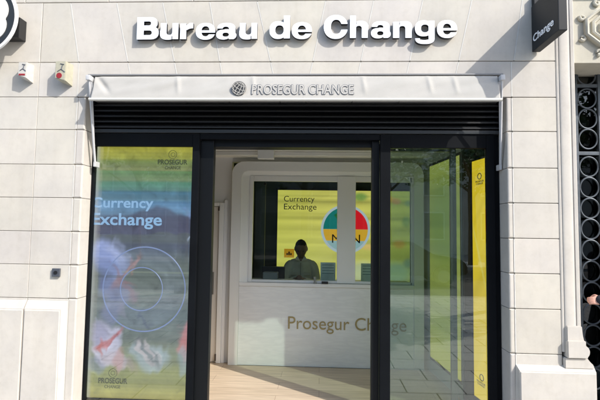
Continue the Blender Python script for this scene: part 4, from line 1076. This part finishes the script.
for s in (-1, 1):
    mb = MB(); mb.prism([(hx + s * .008, sz + .02), (hx + s * .075, sz + .035), (hx + s * .07, sz + .075), (hx + s * .045, sz + .085)], YC - .085, YC - .075, 'y', .003)
    mb.build('collar', SH, clerk)
    MB().box(hx + s * .09 - .045, hx + s * .09 + .045, YC - .122, YC - .10, sz - .17, sz - .13, .003).build('pocket_flap', mat('shirt_flap', (.60, .62, .52), .85), clerk)
MB().box(hx - .004, hx + .004, YC - .112, YC - .09, sz - .30, sz + .0, .001).build('placket', mat('shirt_seam', (.30, .31, .25), .8), clerk)
hair_cap(HM, mat('black_hair', (.008, .007, .007), .8), clerk, .003, .035); eyes(HM, clerk)
mb = MB(); tb = tubebody([([V(0, .04, -.60), V(0, .02, -.64)], [(.18, .13), (.19, .14)])] + [([V(s * .09, .0, -.62), V(s * .12, -.40, -.60), V(s * .12, -.44, -.80), V(s * .12, -.44, -1.0)], [.10, .082, .07, .062]) for s in (-1, 1)])
mb.add(tb); mb.build('trousers', mat('dark_trousers', (.03, .03, .035), .8), clerk, True)
settle(clerk)
chair = thing('office_chair', 'black office chair under the seated clerk', 'chair')
zs_ = sz - .74
MB().box(hx - .24, hx + .24, YC - .25, YC + .22, zs_ - .05, zs_ + .01, .02).build('seat', BLKPL, chair)
MB().box(hx - .2, hx + .2, YC + .23, YC + .28, zs_ + .06, zs_ + .45, .02).build('backrest', BLKPL, chair)
MB().tube([(hx, YC, .1), (hx, YC, zs_ - .05)], .03).build('column', BLKPL, chair)
MB().box(hx - .03, hx + .03, YC + .222, YC + .245, zs_ - .04, zs_ + .2).build('back_bar', BLKPL, chair)
for k in range(5): a_ = k * 2 * PI / 5; MB().tube([(hx, YC, .1), (hx + .27 * math.cos(a_), YC + .27 * math.sin(a_), .04)], [.025, .02]).build('leg', BLKPL, chair)
settle(chair)

# --- passer-by at the right edge, only the fist and cuff reach into the picture
pp = thing('person', 'person in a dark jacket at the right edge, only a raised fist showing', 'person')
YP = .02
wx, wz = P(601.5, 300.5, YP)
LSK = mat('light_skin', (.56, .30, .22), .5, var=.12, scale=40)
px_ = wx + .46; H0 = 1.66
def W(x, y, z): return (px_ + x, YP + .08 + y, z)
HM2 = Matrix.Translation(W(0, 0, 1.60)) @ Matrix.Rotation(math.radians(-90), 4, 'Z')
armL = [W(-.03, -.17, 1.40), W(-.03, -.20, 1.12), (wx + .24, YP - .01, 1.00), (wx + .10, YP, wz + .005), (wx + .02, YP, wz)]
body = [([W(0, 0, 1.44), W(-.02, 0, 1.50), W(-.02, 0, 1.56)], [.058, .054, .052]), ([W(0, 0, 1.42), W(0, 0, 1.25), W(0, 0, 1.05), W(0, 0, .92)], [(.09, .15), (.11, .16), (.10, .14), (.11, .16)]),
        (armL, [.050, .044, .036, .028, .026]), ([W(0, .19, 1.40), W(.04, .23, 1.12), W(.0, .22, .86)], [.05, .042, .028]),
        ([W(0, -.08, .92), W(-.12, -.09, .50), W(-.15, -.09, .10)], [.085, .058, .04]), ([W(0, .08, .92), W(.10, .09, .50), W(.24, .09, .13)], [.085, .058, .04])]
body += hand((wx + .01, YP, wz), (-1, -.02, -.02), (.1, .9, -.3), (0, -.35, 1), 1.35, .9) + hand(W(0, .22, .86), (-.1, 0, -1), (-.2, -1, 0), (-1, 0, 0), .5)
fuse([headbm(HM2), tubebody(body)], 'body', LSK, pp, .005, 3)
jk = [([W(0, 0, 1.46), W(0, 0, 1.40), W(0, 0, 1.25), W(0, 0, 1.05), W(0, 0, .82)], [(.07, .08), (.11, .17), (.135, .19), (.13, .175), (.14, .19)]), ([armL[0], armL[1], armL[2], armL[3], (wx - .012, YP, wz + .002)], [.07, .06, .052, .045, .043]), ([W(0, .19, 1.40), W(.04, .23, 1.12), W(.0, .22, .90)], [.07, .058, .045])]
fuse([tubebody(jk)], 'jacket', mat('navy_jacket', (.012, .014, .022), .8, bump=.3, bscale=30), pp, .01, 3)
mb = MB(); mb.add(tubebody([([W(0, -.08, .92), W(-.12, -.09, .50), W(-.15, -.09, .12)], [.11, .08, .065]), ([W(0, .08, .92), W(.10, .09, .50), W(.24, .09, .15)], [.11, .08, .065])])); mb.build('trousers', mat('grey_trousers', (.05, .05, .055), .8), pp, True)
mb = MB(); mb.add(tubebody([([W(-.12, -.09, .045), W(-.20, -.09, .04), W(-.34, -.09, .035)], [.045, .045, .035]), ([W(.27, .09, .07), W(.18, .09, .045), W(.06, .09, .035)], [.045, .045, .035])])); mb.build('shoes', BLKPL, pp, True)
hair_cap(HM2, mat('brown_hair', (.03, .018, .01), .7), pp, .012, .03); eyes(HM2, pp)
settle(pp)

# ------------------------------------------------------------------ the street behind the camera (seen only as reflections)
car = thing('parked_car', 'charcoal car parked across the road', 'car')
cx0, cy0 = 2.6, -11.2
prof = [(-2.1, .45), (-2.12, .8), (-1.95, .95), (-1.5, 1.0), (-.9, 1.38), (.35, 1.42), (1.05, 1.02), (1.9, .88), (2.1, .7), (2.12, .4), (1.75, .35), (1.65, .6), (1.35, .68), (1.05, .6), (.95, .33), (-.9, .33), (-1.0, .6), (-1.3, .68), (-1.6, .6), (-1.7, .35)]
mb = MB(); mb.prism([(cx0 + a, b - .13) for a, b in prof], cy0 - .85, cy0 + .85, 'y', .04); mb.build('body', mat('charcoal_car_paint', (.03, .033, .037), .15, .2), car, True)
for y in (cy0 + .851, cy0 - .871):
    mb = MB()
    for pts in ([(-1.25, 1.02), (-.85, 1.3), (-.35, 1.34), (-.35, 1.0)], [(-.28, 1.0), (-.28, 1.345), (.32, 1.35), (.82, 1.02)]): mb.prism([(cx0 + a, b - .13) for a, b in pts], y, y + .02, 'y')
    mb.build('side_window', mat('car_glass', (.02, .025, .03), .05), car)
for xw in (-1.3, 1.35):
    for yw in (cy0 + .78, cy0 - .78):
        mb = MB(); mb.prism(ringpts(cx0 + xw, .33 - .13, .32, 32, 0), yw - .1, yw + .1, 'y', .02); wh = mb.build('wheel', BLKPL, car, True)
        MB().prism(ringpts(cx0 + xw, .33 - .13, .2, 24, 0), yw - .105, yw + .105, 'y').build('rim', mat('dull_alloy', (.2, .2, .21), .5), wh)
for s, x in ((1, 2.07), (-1, -2.09)):
    for y in (-.6, .6): MB().box(cx0 + x - .03, cx0 + x + .05, cy0 + y - .15, cy0 + y + .15, .55, .66, .01).build('headlight' if s > 0 else 'tail_light', mat('lamp_clear', (.7, .7, .7), .1) if s > 0 else mat('lamp_red', (.3, .02, .02), .2), car)
settle(car)
def tree_meshes():
    mb = MB(); mb.tube([(0, 0, -.1), (.03, .02, 1.5), (0, .04, 3.0), (.1, 0, 4.4)], [.16, .13, .11, .07], 12)
    for k in range(7):
        a = k * 2.4; z = 2.6 + k * .25; mb.tube([(0, .03, z), (math.cos(a) * .7, math.sin(a) * .7, z + .7), (math.cos(a) * 1.3, math.sin(a) * 1.3, z + 1.2)], [.05, .035, .015], 8)
    bm = bmesh.new(); R2 = random.Random(4)
    cl = [(R2.uniform(-1.3, 1.3), R2.uniform(-1.1, 1.1), R2.uniform(3.3, 5.6), R2.uniform(.5, .9)) for _ in range(16)]
    for _ in range(4200):
        c = R2.choice(cl); v = Vector((R2.gauss(0, 1), R2.gauss(0, 1), R2.gauss(0, 1))).normalized() * c[3] * R2.uniform(.5, 1) ** .5
        p = Vector(c[:3]) + v; q = Matrix.Rotation(R2.uniform(0, 6.3), 3, Vector((R2.gauss(0, 1), R2.gauss(0, 1), R2.gauss(0, 1))).normalized()); s = R2.uniform(.06, .11)
        vs = [bm.verts.new(p + q @ Vector(w_)) for w_ in ((-s, 0, 0), (0, -s * .5, .01), (s, 0, 0), (0, s * .5, .01))]; bm.faces.new(vs)
    return mb, bm
t0 = thing('street_tree', 'leafy plane tree at the kerb, left of the three', 'tree', 'trees along the kerb')
tb, lb_ = tree_meshes()
tb.build('trunk', mat('bark', (.12, .09, .06), .9, var=.3, scale=12), t0); m_ = MB(); m_.add(lb_); m_.build('crown', mat('leaves', (.06, .10, .03), .6, var=.4, scale=2), t0)
t0.location = (-3.5, -6.9, 0)
for x, lab in ((1.2, 'leafy plane tree at the kerb, middle of the three'), (5.6, 'leafy plane tree at the kerb, right of the three')):
    t = t0.copy(); COL.objects.link(t); t.location = (x, -6.9, 0); t['label'] = lab; t.rotation_euler.z = x
    for ch in list(t0.children): c2 = ch.copy(); COL.objects.link(c2); c2.parent = t
for x, lab in ((-9.5, 'tall plane tree across the road, far left of the far row'), (-5.2, 'tall plane tree across the road, second of the far row'), (-1.0, 'tall plane tree across the road, third of the far row'), (3.4, 'tall plane tree across the road behind the charcoal car'), (7.6, 'tall plane tree across the road right of the charcoal car'), (12.0, 'tall plane tree across the road, far right of the far row')):
    t = t0.copy(); COL.objects.link(t); t.location = (x, -18.6, 0); t['label'] = lab; t['group'] = 'trees across the road'; t.rotation_euler.z = x; t.scale = (1.55, 1.55, 1.25)
    for ch in list(t0.children): c2 = ch.copy(); COL.objects.link(c2); c2.parent = t
bd = thing('apartment_building', 'stone apartment building across the road', 'building')
mb = MB(); mb.box(-30, 30, -38, -28, 0, 10); mb.build('wall', mat('far_stone', (.46, .43, .38), .85, var=.1, scale=1), bd)
for r_ in range(3):
    for c in range(-6, 7):
        x = c * 4.0; z = 1.0 + r_ * 3.1; f = MB().box(x - .75, x + .75, -28.0, -27.92, z, z + 2.0).build('window', mat('far_frame', (.6, .6, .58), .5), bd)
        MB().box(x - .65, x + .65, -27.92, -27.90, z + .1, z + 1.9).build('pane', mat('far_glass', (.20, .21, .20), .3), f)
settle(bd)
